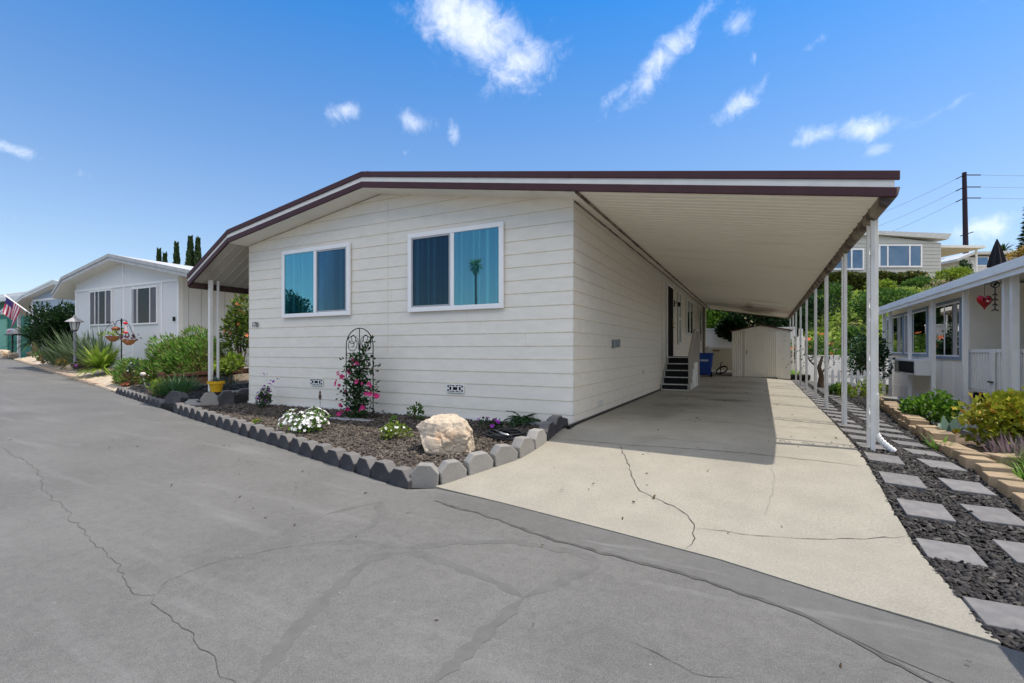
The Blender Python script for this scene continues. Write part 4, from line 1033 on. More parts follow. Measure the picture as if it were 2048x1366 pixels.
def spiral(cx, cz, r0, turns, a0, sx):
    pts = []
    for k in range(28):
        f_ = k / 27; a = a0 + turns * 2 * math.pi * f_; r = r0 * (1 - .78 * f_); pts.append((cx + sx * r * math.cos(a), TY, cz + r * math.sin(a)))
    sc.tube(pts, .006, 5)
for sx in (-1, 1):
    cx = tm + sx * tr_ * .5
    spiral(cx, zs_ + tr_ * .42, tr_ * .33, 1.25, math.pi * .9, -sx)
    spiral(cx + sx * .02, zs_ + .02, tr_ * .42, 1.4, math.pi * .75, sx)
    sc.tube([(tm, TY, zs_ - .1), (tm + sx * tr_ * .12, TY, zs_ + .12), (tm + sx * tr_ * .45, TY, zs_ + .19), (tm + sx * tr_ * .92, TY, zs_ + .12)], .006, 5)
    spiral(cx - sx * .02, zs_ - .28, tr_ * .40, 1.4, math.pi * .5, -sx)
    spiral(cx + sx * .02, zs_ - .60, tr_ * .42, 1.4, math.pi * .5, sx)
    spiral(cx, zs_ - .95, tr_ * .42, 1.4, math.pi * .5, -sx)
sc.build('scrollwork', M_black, tr)
cl = thing('climbing_mandevilla', 'climbing plant with hot pink trumpet flowers twining up the black trellis', 'climber', (tm, TY, -.1))
g = np.random.default_rng(8); P = []; D = []
for k in range(760):
    z = -.08 + 1.06 * g.uniform() ** 1.1; ww = .31 - .10 * max(0, z - .25) - (.0 if z > .15 else .03)
    x = tm - .02 + g.normal() * ww * .50 + .06 * (z - .2); x = min(max(x, tm - .52), tm + .42)
    P.append((x, TY - .02 + g.normal() * .07, z)); D.append((g.normal(), g.normal() - .5, g.normal() * .5 + .1))
for k in range(34):
    z = .95 + .33 * g.uniform(); P.append((tm + .06 + (z - .95) * .7 + g.normal() * .03, TY - .02, z)); D.append((g.normal(), g.normal(), g.normal() + .3))
V, Q = leaves(np.array(P), np.array(D), .085, .045, droop=.15); arrmesh('foliage', V, Q, LD, cl)
P = []; D = []
for (px, py) in [(676, 745), (673, 763), (679, 770), (684, 753), (699, 744), (704, 728), (708, 731), (714, 726), (690, 752), (697, 741), (714, 764), (725, 767), (738, 768), (742, 772), (740, 788), (732, 787), (752, 790), (756, 793), (691, 783), (682, 810), (685, 822), (678, 828), (726, 814), (706, 720), (696, 818), (721, 822), (672, 768), (677, 749)]:
    q = on_y(px, py, TY - .12); P.append(tuple(q)); D.append((g.normal() * .5, -1, g.normal() * .5 + .2))
V, Q = blossoms(np.array(P), np.array(D), .095, cup=.35); arrmesh('blossom', V, Q, PP, cl)
vn = MB()
for i in range(5):
    x = tm + g.normal() * .08; vn.tube([(x, TY, -.1), (x + g.normal() * .08, TY - .03, .3), (x + g.normal() * .12, TY, .65), (tm + .06 * i - .1, TY, .98)], .006, 5, r2=.003)
vn.tube([(tm + .05, TY - .01, .9), (tm + .2, TY - .01, 1.12), (tm + .26, TY - .01, 1.28)], .004, 5); vn.build('stem', MATS['bark'], cl)

# garden stake and hose
k0 = on_y(641, 822, -.30); sk_ = thing('garden_stake', 'thin wire garden stake with small ornament beside the wall vent', 'garden stake', (k0.x, -.3, -.1))
MB().tube([(k0.x, -.3, -.12), (k0.x - .01, -.3, .17)], .004, 6).build('rod', mat('grey_wire', (.2, .2, .2), .5, .1, 9), sk_)
o_ = MB(); o_.lathe((k0.x - .01, -.3, .16), [(.006, 0), (.022, .03), (.028, .08), (.012, .11), (.02, .14), (.004, .17)], 8); o_.build('ornament', mat('brown_ornament', (.12, .08, .06), .7, .3, 30), sk_)
hp = bb(1003, 884); ht = thing('garden_hose', 'coiled black garden hose lying on mulch by the driveway stones', 'hose', (hp.x, hp.y + .12, hp.z))
pts = []
for k in range(300):
    a = k * .115; r_ = .27 - .012 * (k / 54) + .02 * math.sin(k * .31); pts.append((hp.x + r_ * 1.1 * math.cos(a) + .02 * math.sin(k * .05), hp.y + .15 + r_ * .62 * math.sin(a), bed_z(hp.x + r_ * math.cos(a), hp.y + .15 + r_ * .62 * math.sin(a)) + .03 + .012 * (k / 54) + .008 * math.sin(a * 2.7)))
MB().tube(pts, .0115, 6).build('coil', mat('black_rubber', (.02, .02, .02), .4, .2, 20, spec=.5), ht, smooth=True)
e_ = pts[-1]; nz_ = MB(); nz_.tube([e_, (hp.x + .02, hp.y + .0, hp.z + .11), (hp.x + .12, hp.y - .02, hp.z + .10)], [.013, .017, .012], 8); nz_.build('nozzle', mat('chrome', (.6, .6, .6), .25, .05, 5, metal=.9), ht, smooth=True)
# ---------------------------------------------------------------- the left bed and the neighbours up the street
def z2(x, y):
    e = road_edge(x); d = max(0, y - e)
    return road_z(x) + .05 + min(.45, .20 * d)
M_grav = mat('pale_gravel', (.46, .38, .29), .95, .18, 10, .6, 70, col2=(.30, .22, .15), fac2=(.5, .75), scale2=2)
def zl(x, y): return clamp(.13 + .03 * (-x - 7.2), .0, .26) * clamp((y - road_edge(x)) / .9) + (road_z(x) + .06) * (1 - clamp((y - road_edge(x)) / .9))
LBED = [(-7.12, .0), (-7.5, -.3), (-7.95, -.95), (-8.8, road_edge(-8.8) + .02), (-10.4, road_edge(-10.4) + .02), (-12.2, road_edge(-12.2) + .02), (-11.3, 1.2), (-11.2, 7), (-7.12, 7)]
sheet('side_bed', LBED, zl, M_mulch_b, step=.35, skirt=.4)
o = chips('bark_mulch', 2500, LBED, zl, .05, M_chb, 14, lambda x, y: np.clip(1 - y / 2.5, .05, 1)); tag(o, 'dark bark mulch in the shaded bed left of the cream house', 'mulch', kind='stuff')
L2 = [(-10.3, 1.0)] + [(x, road_edge(x) + .02) for x in (-12.2, -13.2, -15.2, -17, -20, -25, -32)] + [(-32, 16), (-10.9, 16)]
sheet('gravel_yard', L2, z2, M_grav, step=.7, ofs=-.01, skirt=.35)
# neighbour's drive
wk = [(-12.6, road_edge(-12.6)), (-14.3, road_edge(-14.3)), (-13.6, 2.3), (-13.6, 12), (-11.2, 12), (-11.4, 2.0)]
sheet('neighbour_drive', wk, lambda x, y: z2(x, y) - .045 * (1 - clamp((y - road_edge(x)) / .6)), M_conc, step=.3, ofs=.01, skirt=.3)

M_wood = mat('brown_timber', (.07, .03, .018), .8, .3, 8, .4, 40, stretch=(1, 1, 6))
M_redwood = mat('red_timber', (.30, .11, .06), .75, .25, 8, .4, 40, stretch=(1, 1, 6))
w0, w1 = on_z(322, 754, .44), Vector((-10.55, 2.6, .53))
pw = thing('retaining_wall', 'dark brown timber retaining wall behind the awning posts', 'retaining wall', (w0.x, w0.y, .1))
def wall_between(b, a, c, z0, z1a, z1c, th):
    d = Vector((c[0] - a[0], c[1] - a[1], 0)).normalized(); n_ = Vector((-d.y, d.x, 0)) * th / 2
    b.hexa([(a[0] + n_.x, a[1] + n_.y, z0), (c[0] + n_.x, c[1] + n_.y, z0), (c[0] - n_.x, c[1] - n_.y, z0), (a[0] - n_.x, a[1] - n_.y, z0)], [(a[0] + n_.x, a[1] + n_.y, z1a), (c[0] + n_.x, c[1] + n_.y, z1c), (c[0] - n_.x, c[1] - n_.y, z1c), (a[0] - n_.x, a[1] - n_.y, z1a)])
    return b
wall_between(MB(), w0, w1, -.1, w0.z, w1.z, .06).build('plank', M_wood, pw); wall_between(MB(), w0, w1, w0.z, w0.z + .035, w1.z + .035, .11).build('cap_board', M_wood, pw)
MB().lathe((w0.x, w0.y, -.1), [(.075, 0), (.075, .62), (.06, .66)], 12).build('post', M_wood, pw)
pl = thing('planter_edge', 'sunlit reddish timber edging board beside the junipers and grey edging stones', 'edging board', (-11, -.1, -.2))
r0_, r1_ = on_z(238, 778, .02), (w0.x - .05, w0.y - .0, 0)
wall_between(MB(), (-11.6, .12), (-9.95, -.33), -.3, .02, .13, .05).build('plank', M_redwood, pl)

# junipers: a low spreading mass of upswept sprays
LJ = leaf_mat('juniper_spray', [(.02, .06, .008), (.09, .23, .02), (.16, .35, .032), (.035, .10, .012), (.24, .22, .07), (.11, .27, .025)], .6, .3)  # darkest tones paint the shadows between the sprays
LJB = leaf_mat('juniper_brown', [(.12, .085, .035), (.20, .14, .06), (.07, .06, .025)], .8, .1)
def juniper(label, c, rad, n, seed, name='juniper_bush'):
    t = thing(name, label, 'shrub', c)
    P, D = clump_points(n, (c[0], c[1], c[2] + rad[2] * .35), rad, 26, seed, shell=.7, lump=.36)
    keep = P[:, 2] > c[2]; P, D = P[keep], D[keep]
    D = unit(D * .7 + RNG.normal(size=P.shape) * .3 + np.array([-.45, -.1, .55]))
    V, Q = leaves(P, D, .13, .028, fold=.1); arrmesh('foliage', V, Q, LJ, t)
    P, D = clump_points(n // 3, (c[0], c[1], c[2] + rad[2] * .2), (rad[0] * .95, rad[1] * .95, rad[2] * .6), 20, seed + 1, shell=.75)
    keep = P[:, 2] > c[2]; P, D = P[keep], D[keep]
    V, Q = leaves(P, unit(D + RNG.normal(size=P.shape) * .6), .12, .022); arrmesh('dry_twig', V, Q, LJB, t)
    s = MB(); g = random.Random(seed)
    for i in range(9): s.tube([(c[0], c[1], c[2] - .05), (c[0] + g.uniform(-.5, .5) * rad[0], c[1] + g.uniform(-.5, .5) * rad[1], c[2] + rad[2] * .3), (c[0] + g.uniform(-.9, .9) * rad[0], c[1] + g.uniform(-.9, .9) * rad[1], c[2] + rad[2] * .75)], .025, 5, r2=.006)
    s.build('stem', MATS['bark'], t)
    return t
juniper('large sprawling green juniper with brown inner twigs before the white neighbour house', (-11.7, 1.5, .18), (1.65, 1.0, 1.2), 15000, 31)
juniper('low green juniper overhanging the neighbour drive by the road', (-12.75, .75, .08), (1.0, .6, .65), 4500, 32)
p = at(262, 778, 13.1); flower_bush('gazania_plant', 'low orange and yellow flowers behind the short row of grey stones', 'flower', (p.x, p.y, .0), (.55, .25, .18), 150, .07, LGY, 33, PO, 22, .10, lumps=10)
p = at(240, 772, 13.6); flower_bush('gazania_plant', 'low yellow flowers at the left end of the red timber board', 'flower', (p.x, p.y, .02), (.3, .2, .16), 90, .07, LGY, 34, PY, 16, .10, lumps=8)
fs_ = at(288, 792, 12.2); ff = thing('flower_stalk', 'tall pale flower stalk with round white head before the junipers', 'flower', (fs_.x, fs_.y, fs_.z))
MB().tube([fs_ - Vector((0, 0, .1)), at(290, 770, 12.2), at(286, 752, 12.2)], .02, 6, r2=.012).build('stem', mat('pale_stem', (.22, .26, .17), .7, .2, 20), ff)
h_ = at(286, 750, 12.2); MB().lathe((h_.x, h_.y, h_.z - .03), [(.02, 0), (.06, .03), (.065, .07), (.03, .1)], 10).build('flower_head', mat('cream_head', (.62, .55, .48), .8, .2, 30), ff)
V, Q = leaves(np.array([tuple(fs_ + Vector((0, 0, .03 * i))) for i in range(16)]), RNG.normal(size=(16, 3)) + np.array([0, 0, .3]), .12, .03); arrmesh('leaf', V, Q, LGY, ff)
p = at(275, 745, 13.0); flower_bush('statice_plant', 'pale grey leaved plant with whitish flower heads in front of the juniper', 'flower', (p.x, p.y, .1), (.5, .3, .55), 170, .09, LGY, 35, PW, 26, .05, lumps=10)
# lavender, pot, block
lv = at(360, 800, 10.9); lt = thing('lavender_bush', 'grey green lavender bush in shade beside the awning posts', 'shrub', (lv.x, lv.y, .02))
V1, Q1 = blades(320, (lv.x, lv.y, .05), .28, .52, .016, 41, (.7, 1.5), .5, 3); V2, Q2 = blades(200, (lv.x - .35, lv.y - .05, .02), .25, .38, .018, 42, (.6, 1.5), .5, 3)
arrmesh('foliage', np.concatenate([V1, V2]), np.concatenate([Q1, Q2 + len(V1)]), leaf_mat('lavender_leaf', [(.05, .13, .035), (.09, .20, .06), (.16, .26, .13)]), lt)
p = at(318, 802, 10.9); bush('succulent_rosette', 'pale green succulent at the left foot of the lavender', 'plant', (p.x, p.y, .0), (.2, .2, .3), 130, .10, LY, 43, lumps=8, wide=.4)
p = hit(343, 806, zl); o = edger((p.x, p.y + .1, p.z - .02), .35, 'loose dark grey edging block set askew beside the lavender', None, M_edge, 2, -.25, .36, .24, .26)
pc = hit(421, 793, zl); po = thing('flower_pot', 'yellow clay flower pot beside the awning post', 'flower pot', (pc.x, pc.y + .12, pc.z))
pc.z += .10
MB().lathe((pc.x, pc.y + .12, pc.z - .01), [(.10, 0), (.135, .17), (.14, .17), (.165, .17), (.17, .225), (.145, .225), (.14, .20), (.02, .19)], 24).build('pot', mat('yellow_glaze', (.62, .36, .015), .5, .1, 9, .1, 30), po, smooth=False)
V, Q = blades(40, (pc.x, pc.y + .12, pc.z + .2), .08, .16, .025, 44, (.3, 1.3)); arrmesh('succulent', V, Q, leaf_mat('blue_succulent', [(.05, .09, .08), (.09, .13, .12)]), po)
p = at(455, 783, 10.9); bush('rosemary_tuft', 'small dark grey green tuft between awning post and house wall', 'plant', (p.x, p.y, .13), (.28, .2, .28), 240, .09, LGY, 45, lumps=8, wide=.15, up=1)
sl2 = at(478, 780, 10.6); MB_ = MB(); MB_.box((sl2.x - .25, sl2.y - .2, .1), (sl2.x + .25, sl2.y + .2, .17)); tag(MB_.build('paving_slab', M_edge2, None, bevel=.01), 'flat grey slab in the shade beside the house corner', 'paving slab')
sl_p = at(287, 796, 11.6); so3 = thing('path_light', 'small black solar path light behind the grey edging stones', 'path light', sl_p)
MB().tube([sl_p - Vector((0, 0, .1)), sl_p + Vector((0, 0, .1))], .01, 6).build('stake', M_black, so3); MB().lathe(sl_p + Vector((0, 0, .08)), [(.02, 0), (.05, .03), (.07, .07), (.02, .10)], 10).build('lamp_head', M_black, so3)
# hibiscus behind the posts
hb = Vector((-10.55, 2.15, .45)); flower_bush('hibiscus_shrub', 'tall loose hibiscus shrub with orange tips behind the awning posts', 'shrub', hb, (.62, .55, 1.75), 1500, .12, leaf_mat('hibiscus_leaf', [(.03, .07, .012), (.10, .17, .02), (.20, .26, .04), (.05, .1, .02)]), 51, PO, 26, .12, lumps=26, raise_=.62, lump=.34, stems=7)
p = at(462, 722, 12.6); bush('yellow_shrub', 'small yellow green shrub at the foot of the hibiscus behind timber wall', 'shrub', (p.x, p.y, .38), (.55, .4, .42), 520, .10, LY, 52, lumps=10)
p = at(372, 745, 13.2); bush('groundcover_plant', 'dry pinkish low plant on top of timber wall', 'plant', (p.x, p.y, .36), (.7, .3, .2), 300, .08, leaf_mat('dry_leaf', [(.3, .2, .12), (.42, .32, .2), (.2, .18, .08)]), 53, lumps=9)

# ---------------------------------------------------------------- white neighbour home
M_w2 = mat('neighbour_white_board', (.66, .67, .68), .6, .04, 4, .12, 30, stretch=(6, 6, .5))
M_trim2 = mat('neighbour_trim', (.78, .78, .78), .5, .03, 5)
M_roof2 = mat('grey_roof_edge', (.46, .465, .47), .6, .12, 5, .2, 30, col2=(.38, .37, .35), fac2=(.5, .8), scale2=3)
M_pgl = glass_mat('neighbour_glass', .01, (.85, .85, .87), fk=.05); M_blind = mat('purple_grey_drape', (.15, .13, .155), .8, .1, 5)
def gable_home(name, label, x0, x1, y0, y1, zb, ze0, ze1, xp, zp, ov, wallm, fasm, left_aw=None, rx=.35):
    t = thing(name, label, 'mobile home', ((x0 + x1) / 2, y0 + 4, zb))
    b = MB(); b.hexa([(x0, y0, zb - .5), (x1, y0, zb - .5), (x1, y1, zb - .5), (x0, y1, zb - .5)], [(x0, y0, ze0), (x1, y0, ze1), (x1, y1, ze1), (x0, y1, ze0)])
    b.prism([(x0, y0, ze0), (x1, y0, ze1), (xp, y0, zp)], (0, y1 - y0, 0))
    b.build('wall', wallm, t)
    sr, sl = (ze1 - zp) / (x1 - xp), (ze0 - zp) / (x0 - xp)
    xr_, zr_ = x1 + rx, ze1 + sr * rx; xl_, zl_ = x0 - .05, ze0 + sl * -.05
    r = MB(); th = .22; ya, yb = y0 - ov, y1 + .2
    pts = [(xl_, zl_), (xp, zp), (xr_, zr_)]
    if left_aw: pts = [left_aw] + pts
    r.prism([(x, ya, z) for x, z in pts] + [(x, ya, z + th) for x, z in pts[::-1]], (0, yb - ya, 0))
    ro = r.build('roof', fasm, t)
    tr_ = MB()
    for (xa, za), (xb, zb_) in zip(pts[:-1], pts[1:]): tr_.prism([(xa, ya - .03, za + th * .55), (xb, ya - .03, zb_ + th * .55), (xb, ya - .03, zb_ + th + .01), (xa, ya - .03, za + th + .01)], (0, .028, 0))
    tr_.build('fascia', fasm, ro)
    so_ = MB()
    for (xa, za), (xb, zb_) in zip(pts[:-1], pts[1:]): so_.add([(xa, ya, za - .003), (xb, ya, zb_ - .003), (xb, yb, zb_ - .003), (xa, yb, za - .003)], [(0, 1, 2, 3)])
    so_.build('soffit', M_soff, ro)
    return t
def onf(px, py): return on_y(px, py, 2.49)
H2 = dict(x0=-21.03, x1=-14.23, y=2.49)
lk = on_y(105.4, 597, 2.1)
h2 = gable_home('mobile_home', 'white gabled mobile home with tall three part windows next door behind the junipers', H2['x0'], H2['x1'], H2['y'], 20, .3, 3.60, 3.50, -17.63, 4.16, .4, M_w2, M_roof2, left_aw=(lk.x, lk.z), rx=2.6)
b = MB()
def trim_rect(px0, py0, px1, py1, d=.02):
    p, q = onf(px0, py0), onf(px1, py1); x0, x1 = sorted((p.x, q.x)); z0, z1 = sorted((p.z, q.z)); return x0, x1, z0, z1
y = H2['y']
b.box((-21.05, y - .03, 3.28), (-14.21, y, 3.36))
for x in (-21.03, -19.95, -19.3, -17.55, -16.95, -15.2, -14.27): b.box((x, y - .025, .3), (x + .09, y, 3.28))
b.box((-17.61, y - .02, 3.36), (-17.55, y, 4.1)); b.box((-14.23, y - .03, .3), (-14.2, y + .12, 3.45))
b.build('trim_board', M_trim2, h2)
def sash3(x0, x1, z0, z1, y):
    f_ = MB(); t = .05
    f_.box((x0, y - .05, z0), (x1, y, z0 + t)); f_.box((x0, y - .05, z1 - t), (x1, y, z1)); f_.box((x0, y - .049, z0 + t), (x0 + t, y, z1 - t)); f_.box((x1 - t, y - .049, z0 + t), (x1, y, z1 - t))
    w = x1 - x0
    for q in (.25, .73): f_.box((x0 + w * q - .02, y - .048, z0 + t), (x0 + w * q + .02, y, z1 - t))
    wo = f_.build('window', M_trim2, h2)
    c = MB(); c.box((x0 + t, y - .022, z0 + t), (x0 + w * .25, y - .012, z1 - t)); c.box((x0 + w * .75, y - .022, z0 + t), (x1 - t, y - .012, z1 - t)); c.build('drape', M_blind, wo)
    MB().box((x0 + w * .25, y - .02, z0 + t), (x0 + w * .75, y - .012, z1 - t)).build('blind', M_dark, wo)
    MB().box((x0 + t, y - .036, z0 + t), (x1 - t, y - .032, z1 - t)).build('pane', M_pgl, wo)
p, q = onf(181.6, 652), onf(226, 578); sash3(p.x, q.x, p.z, q.z, y)
p, q = onf(264.5, 650), onf(317, 571); sash3(p.x, q.x, p.z, q.z, y)
lp = onf(350, 638); MB().box((lp.x - .03, y - .06, lp.z - .07), (lp.x + .03, y - .01, lp.z + .07)).build('wall_hook', M_black, h2)
g_ = MB()
for i in range(34): g_.box((-14.232, y + .3 + i * .4, .3), (-14.222, y + .32 + i * .4, 3.4))
g_.box((-14.23, y, 1.30), (-14.205, 16, 1.36)); g_.build('side_groove', M_roof2, h2)
sk2 = MB(); sk2.box((-21.05, y - .04, -.1), (-14.19, y - .03, .55)); sk2.build('skirting', M_trim2, h2)
# blue-grey home
M_w3 = mat('blue_grey_wall', (.34, .42, .52), .6, .05, 4); M_w3b = mat('pale_roof_edge', (.66, .70, .71), .6, .06, 4)
h3 = gable_home('mobile_home', 'blue grey gabled mobile home half hidden by a dark hedge up the street', -35.1, -28, 5.9, 22, .6, 4.05, 4.05, -31.4, 4.62, .4, M_w3, M_w3b, left_aw=(-38.2, 3.2), rx=.3)
b = MB(); b.box((-35.1, 5.86, 3.86), (-28, 5.9, 3.98)); b.box((-35.12, 5.86, .6), (-34.95, 5.9, 3.9)); b.box((-34.4, 5.86, 1.8), (-33.3, 5.9, 3.4)); b.build('trim_board', M_trim2, h3)
MB().box((-34.3, 5.84, 1.9), (-33.4, 5.865, 3.3)).build('window', M_pgl, h3)
for y_ in (6.1, 9, 12, 15): MB().box((-37.8, y_, .6), (-37.65, y_ + .12, 3.3)).build('post', M_trim2, h3)
# green home with white roof
M_grn = mat('deep_green_wall', (.015, .16, .13), .6, .08, 4); M_grn2 = mat('mint_panel', (.16, .42, .32), .6, .08, 4)
h4 = thing('mobile_home', 'dark green home with white roof at the far left up the street', 'mobile home', (-48, 12, .7))
MB().box((-64, 10, .2), (-41.2, 22, 5.0)).build('wall', M_grn, h4); MB().box((-64, 9.9, .2), (on_y(13, 650, 9.9).x, 9.995, 3.6)).build('wall_panel', M_grn2, h4)
r = MB(); r.prism([(-66, 9.3, 5.0), (-66, 9.3, 5.45), (-66, 15, 6.3), (-66, 22.5, 5.45), (-66, 22.5, 5.0)], (26.5, 0, 0)); r.build('roof', mat('white_roof', (.78, .78, .78), .6, .05, 3), h4)
MB().box((-66, 9.22, 4.92), (-39.5, 9.298, 5.22)).build('fascia', M_w3b, h4)

# ---------------------------------------------------------------- plants and furniture of that yard
def g2(px, py): return hit(px, py, z2)
LH = leaf_mat('hedge_black_green', [(.006, .018, .006), (.015, .045, .012), (.03, .08, .02)])
p = on_y(113, 690, 2.35); bush('hedge_shrub', 'big dark evergreen shrub at the left corner of the white neighbour house', 'shrub', (-23.0, 3.0, .3), (1.75, 1.3, 1.85), 9500, .13, LH, 61, lumps=40, lump=.36, raise_=.72)
LBP = leaf_mat('paddle_leaf', [(.06, .13, .04), (.14, .22, .09), (.24, .32, .15), (.42, .48, .32)])
for i, (px, py, t, hgt, lab) in enumerate([(125, 725, 19.5, 1.35, 'bird of paradise clump with pale long leaves left of the lamp post'), (172, 715, 18.2, 1.55, 'tall bird of paradise clump with paddle leaves below neighbour windows'), (205, 712, 17.4, 1.35, 'bird of paradise clump with paddle leaves under the left neighbour window right of the lamp')]):
    p = at(px, py, t); tt = thing('bird_of_paradise', lab, 'plant', (p.x, p.y, z2(p.x, p.y)))
    V, Q = blades(150, (p.x, p.y, z2(p.x, p.y)), .38, hgt, .075, 71 + i, (.7, 1.5), .18, 5); arrmesh('leaf', V, Q, LBP, tt)
p = at(203, 738, 15.6); tt = thing('yucca_plant', 'bright lime spiky yucca between the lamp post and the juniper', 'plant', (p.x, p.y, z2(p.x, p.y)))
V, Q = blades(170, (p.x, p.y, z2(p.x, p.y) + .2), .12, .95, .07, 75, (-.1, 1.45), .55, 5); arrmesh('leaf', V, Q, leaf_mat('yucca_leaf', [(.10, .20, .02), (.22, .34, .04), (.36, .42, .09)]), tt)
p = at(66, 705, 26); tt = thing('sago_palm', 'sago palm with arching fronds and short trunk near the dark shrub', 'palm', (p.x, p.y, z2(p.x, p.y)))
MB().tube([(p.x + .3, p.y, z2(p.x, p.y) - .1), (p.x + .28, p.y, 1.55)], .16, 10, r2=.13).build('trunk', mat('palm_trunk', (.28, .22, .12), .9, .3, 12, .8, 30), tt)
V, Q = blades(170, (p.x + .1, p.y, 1.5), .1, 1.5, .07, 76, (-.2, 1.3), .9, 6); arrmesh('frond', V, Q, LD, tt)
for i, (px, py, t, r_, lab, m_, fm) in enumerate([(112, 722, 20.0, .5, 'pink flowering ice plant mound left of the lamp post', LGY, PP), (165, 735, 17.0, .3, 'small dark purple succulent clump at the lamp post foot', leaf_mat('purple_succulent', [(.07, .03, .05), (.14, .08, .09)]), PV), (100, 730, 20.5, .45, 'rusty orange low succulent mound on the gravel far from the lamp', leaf_mat('rust_leaf', [(.30, .16, .05), (.42, .26, .08), (.16, .16, .05)]), PO), (135, 733, 18.2, .4, 'yellow tan dry grass mound left of the lamp foot', leaf_mat('straw_leaf', [(.40, .30, .12), (.30, .26, .10)]), PY), (85, 716, 22.5, .4, 'small green mound beside the sago palm trunk', LG, PP), (148, 722, 18.9, .4, 'pink tinged bush behind the lamp post', LG, PP)]):
    p = at(px, py, t); flower_bush('garden_plant', lab, 'plant', (p.x, p.y, z2(p.x, p.y)), (r_ * 1.3, r_, r_ * .75), 260, .11, m_, 81 + i, fm, 14, .09, lumps=9, stems=0)
for i, (px, py, t, r_) in enumerate([(8, 690, 27, .45), (63, 691, 26, .28), (142, 742, 17.6, .22), (28, 697, 26, .3)]):
    p = at(px, py, t); tag(rock('garden_rock', (p.x, p.y, z2(p.x, p.y) + r_ * .3), (r_, r_ * .8, r_ * .65), M_rock, 90 + i, 8), ['rounded grey rock at far left near the mailbox', 'small pale rock under the sago palm', 'tan rock at the foot of the lamp post', 'rock in the planting between mailbox and palm'][i], 'rock')
be = MB()
for i in range(26):
    x = -14.6 - .62 * i; y_ = road_edge(x) + .06; be.box((x - .29, y_ - .06, road_z(x) - .1), (x + .29, y_ + .06, road_z(x) + .085))
kb = be.build('kerb', mat('tan_kerb', (.45, .34, .25), .9, .15, 9, .4, 40), None, bevel=.02); tag(kb, 'low tan kerb between gravel yard and street on the left', 'kerb')
# lamp post
p = hit(151, 741, z2); t_ = (p - Vector(CAM)).dot(Vector((AX[0], AX[1], 0))); lt_ = thing('lamp_post', 'grey garden lamp post with peaked lantern in the neighbour yard', 'lamp post', p)
u = t_ / 967; c2 = Vector((p.x, p.y, 0)); top = p.z + 86 * u
MB().tube([(p.x, p.y, p.z - .1), (p.x - .06, p.y, p.z + 78 * u)], .055, 10, r2=.045).build('pole', mat('grey_post_paint', (.25, .24, .29), .6, .1, 8), lt_)
lh = Vector((p.x - .07, p.y, p.z + 78 * u))
MB().lathe(lh, [(.05, 0), (.09, .03), (.09, .06)], 6).build('lantern_base', mat('bronze_lamp', (.10, .09, .085), .5, .2, 9), lt_)
MB().lathe(lh, [(.09, .06), (.15, .33), (.14, .34)], 6).build('lantern_glass', mat('milk_glass', (.55, .56, .56), .3, .05, 5), lt_)
cg = MB()
for k in range(6):
    a = k * math.pi / 3; cg.tube([lh + Vector((.092 * math.cos(a), .092 * math.sin(a), .05)), lh + Vector((.155 * math.cos(a), .155 * math.sin(a), .34))], .01, 4)
cg.build('lantern_cage', M_black, lt_)
MB().lathe(lh, [(.27, .34), (.25, .37), (.06, .50), (.05, .52), (.015, .6)], 12).build('lantern_cap', mat('grey_lamp_cap', (.36, .35, .36), .5, .1, 9), lt_)
# shepherd's hook with two baskets and a feeder
p = at(243, 722, 15.8); sh = thing('plant_hanger', 'black shepherd hook stand before the neighbour window', 'plant hanger', (p.x, p.y, z2(p.x, p.y)))
u = 15.8 / 967; zt = at(243, 640, 15.8).z
s_ = MB(); s_.tube([(p.x, p.y, z2(p.x, p.y) - .1), (p.x, p.y, zt)], .018, 6)
for q in (-1, 1): s_.tube([(p.x, p.y, zt - .25)] + [(p.x + q * (.16 + .2 * math.sin(a)), p.y, zt - .12 + .12 * math.cos(a)) for a in (-.6, 0, .6, 1.2, 1.8)], .011, 6)
s_.tube([(p.x, p.y, zt - .02), (p.x, p.y, zt + .05)], .025, 6); s_.build('hook', M_black, sh)
M_coir = mat('coir_basket', (.33, .15, .06), .9, .3, 20, .6, 60)
for i, (px, py, lab) in enumerate([(226, 676, 'coir hanging basket left of the shepherd hook'), (258, 683, 'coir trough basket with dark red plants right of the shepherd hook')]):
    q = at(px, py, 15.6); bk = thing('hanging_basket', lab, 'hanging basket', (q.x, q.y, q.z))
    MB().lathe(q - Vector((0, 0, .12)), [(.05, 0), (.14, .07), (.20, .16), (.21, .18), (.17, .18), (.08, .14)], 16).build('liner', M_coir, bk)
    V, Q = leaves(np.array(q) + RNG.normal(size=(60, 3)) * np.array([.16, .16, .05]) + np.array([0, 0, .13]), RNG.normal(size=(60, 3)) + np.array([0, 0, .8]), .12, .05); arrmesh('planting', V, Q, LY if i == 0 else leaf_mat('wine_leaf', [(.12, .015, .05), (.2, .05, .1), (.03, .07, .02)]), bk)
    w_ = MB()
    for a in (0, 2.1, 4.2): w_.tube([q + Vector((.3 * math.cos(a), .3 * math.sin(a), .11)), q + Vector((0, 0, .55))], .006, 4)
    w_.build('chain', M_black, bk)
q = at(251, 650, 15.4); fe = thing('bird_feeder', 'red and clear hummingbird feeder hanging by the neighbour window', 'bird feeder', q)
MB().lathe(q + Vector((0, 0, .02)), [(.02, 0), (.06, .02), (.07, .05), (.02, .08)], 12).build('cap', mat('feeder_red', (.6, .02, .03), .4, .1, 9), fe)
MB().lathe(q + Vector((0, 0, -.2)), [(.03, 0), (.035, .2), (.025, .22)], 12).build('bottle', mat('pale_pink_glass', (.6, .5, .52), .3, .1, 5), fe)
MB().lathe(q + Vector((0, 0, -.27)), [(.02, 0), (.07, .01), (.075, .04), (.03, .06)], 12).build('base', MATS['feeder_red'], fe)
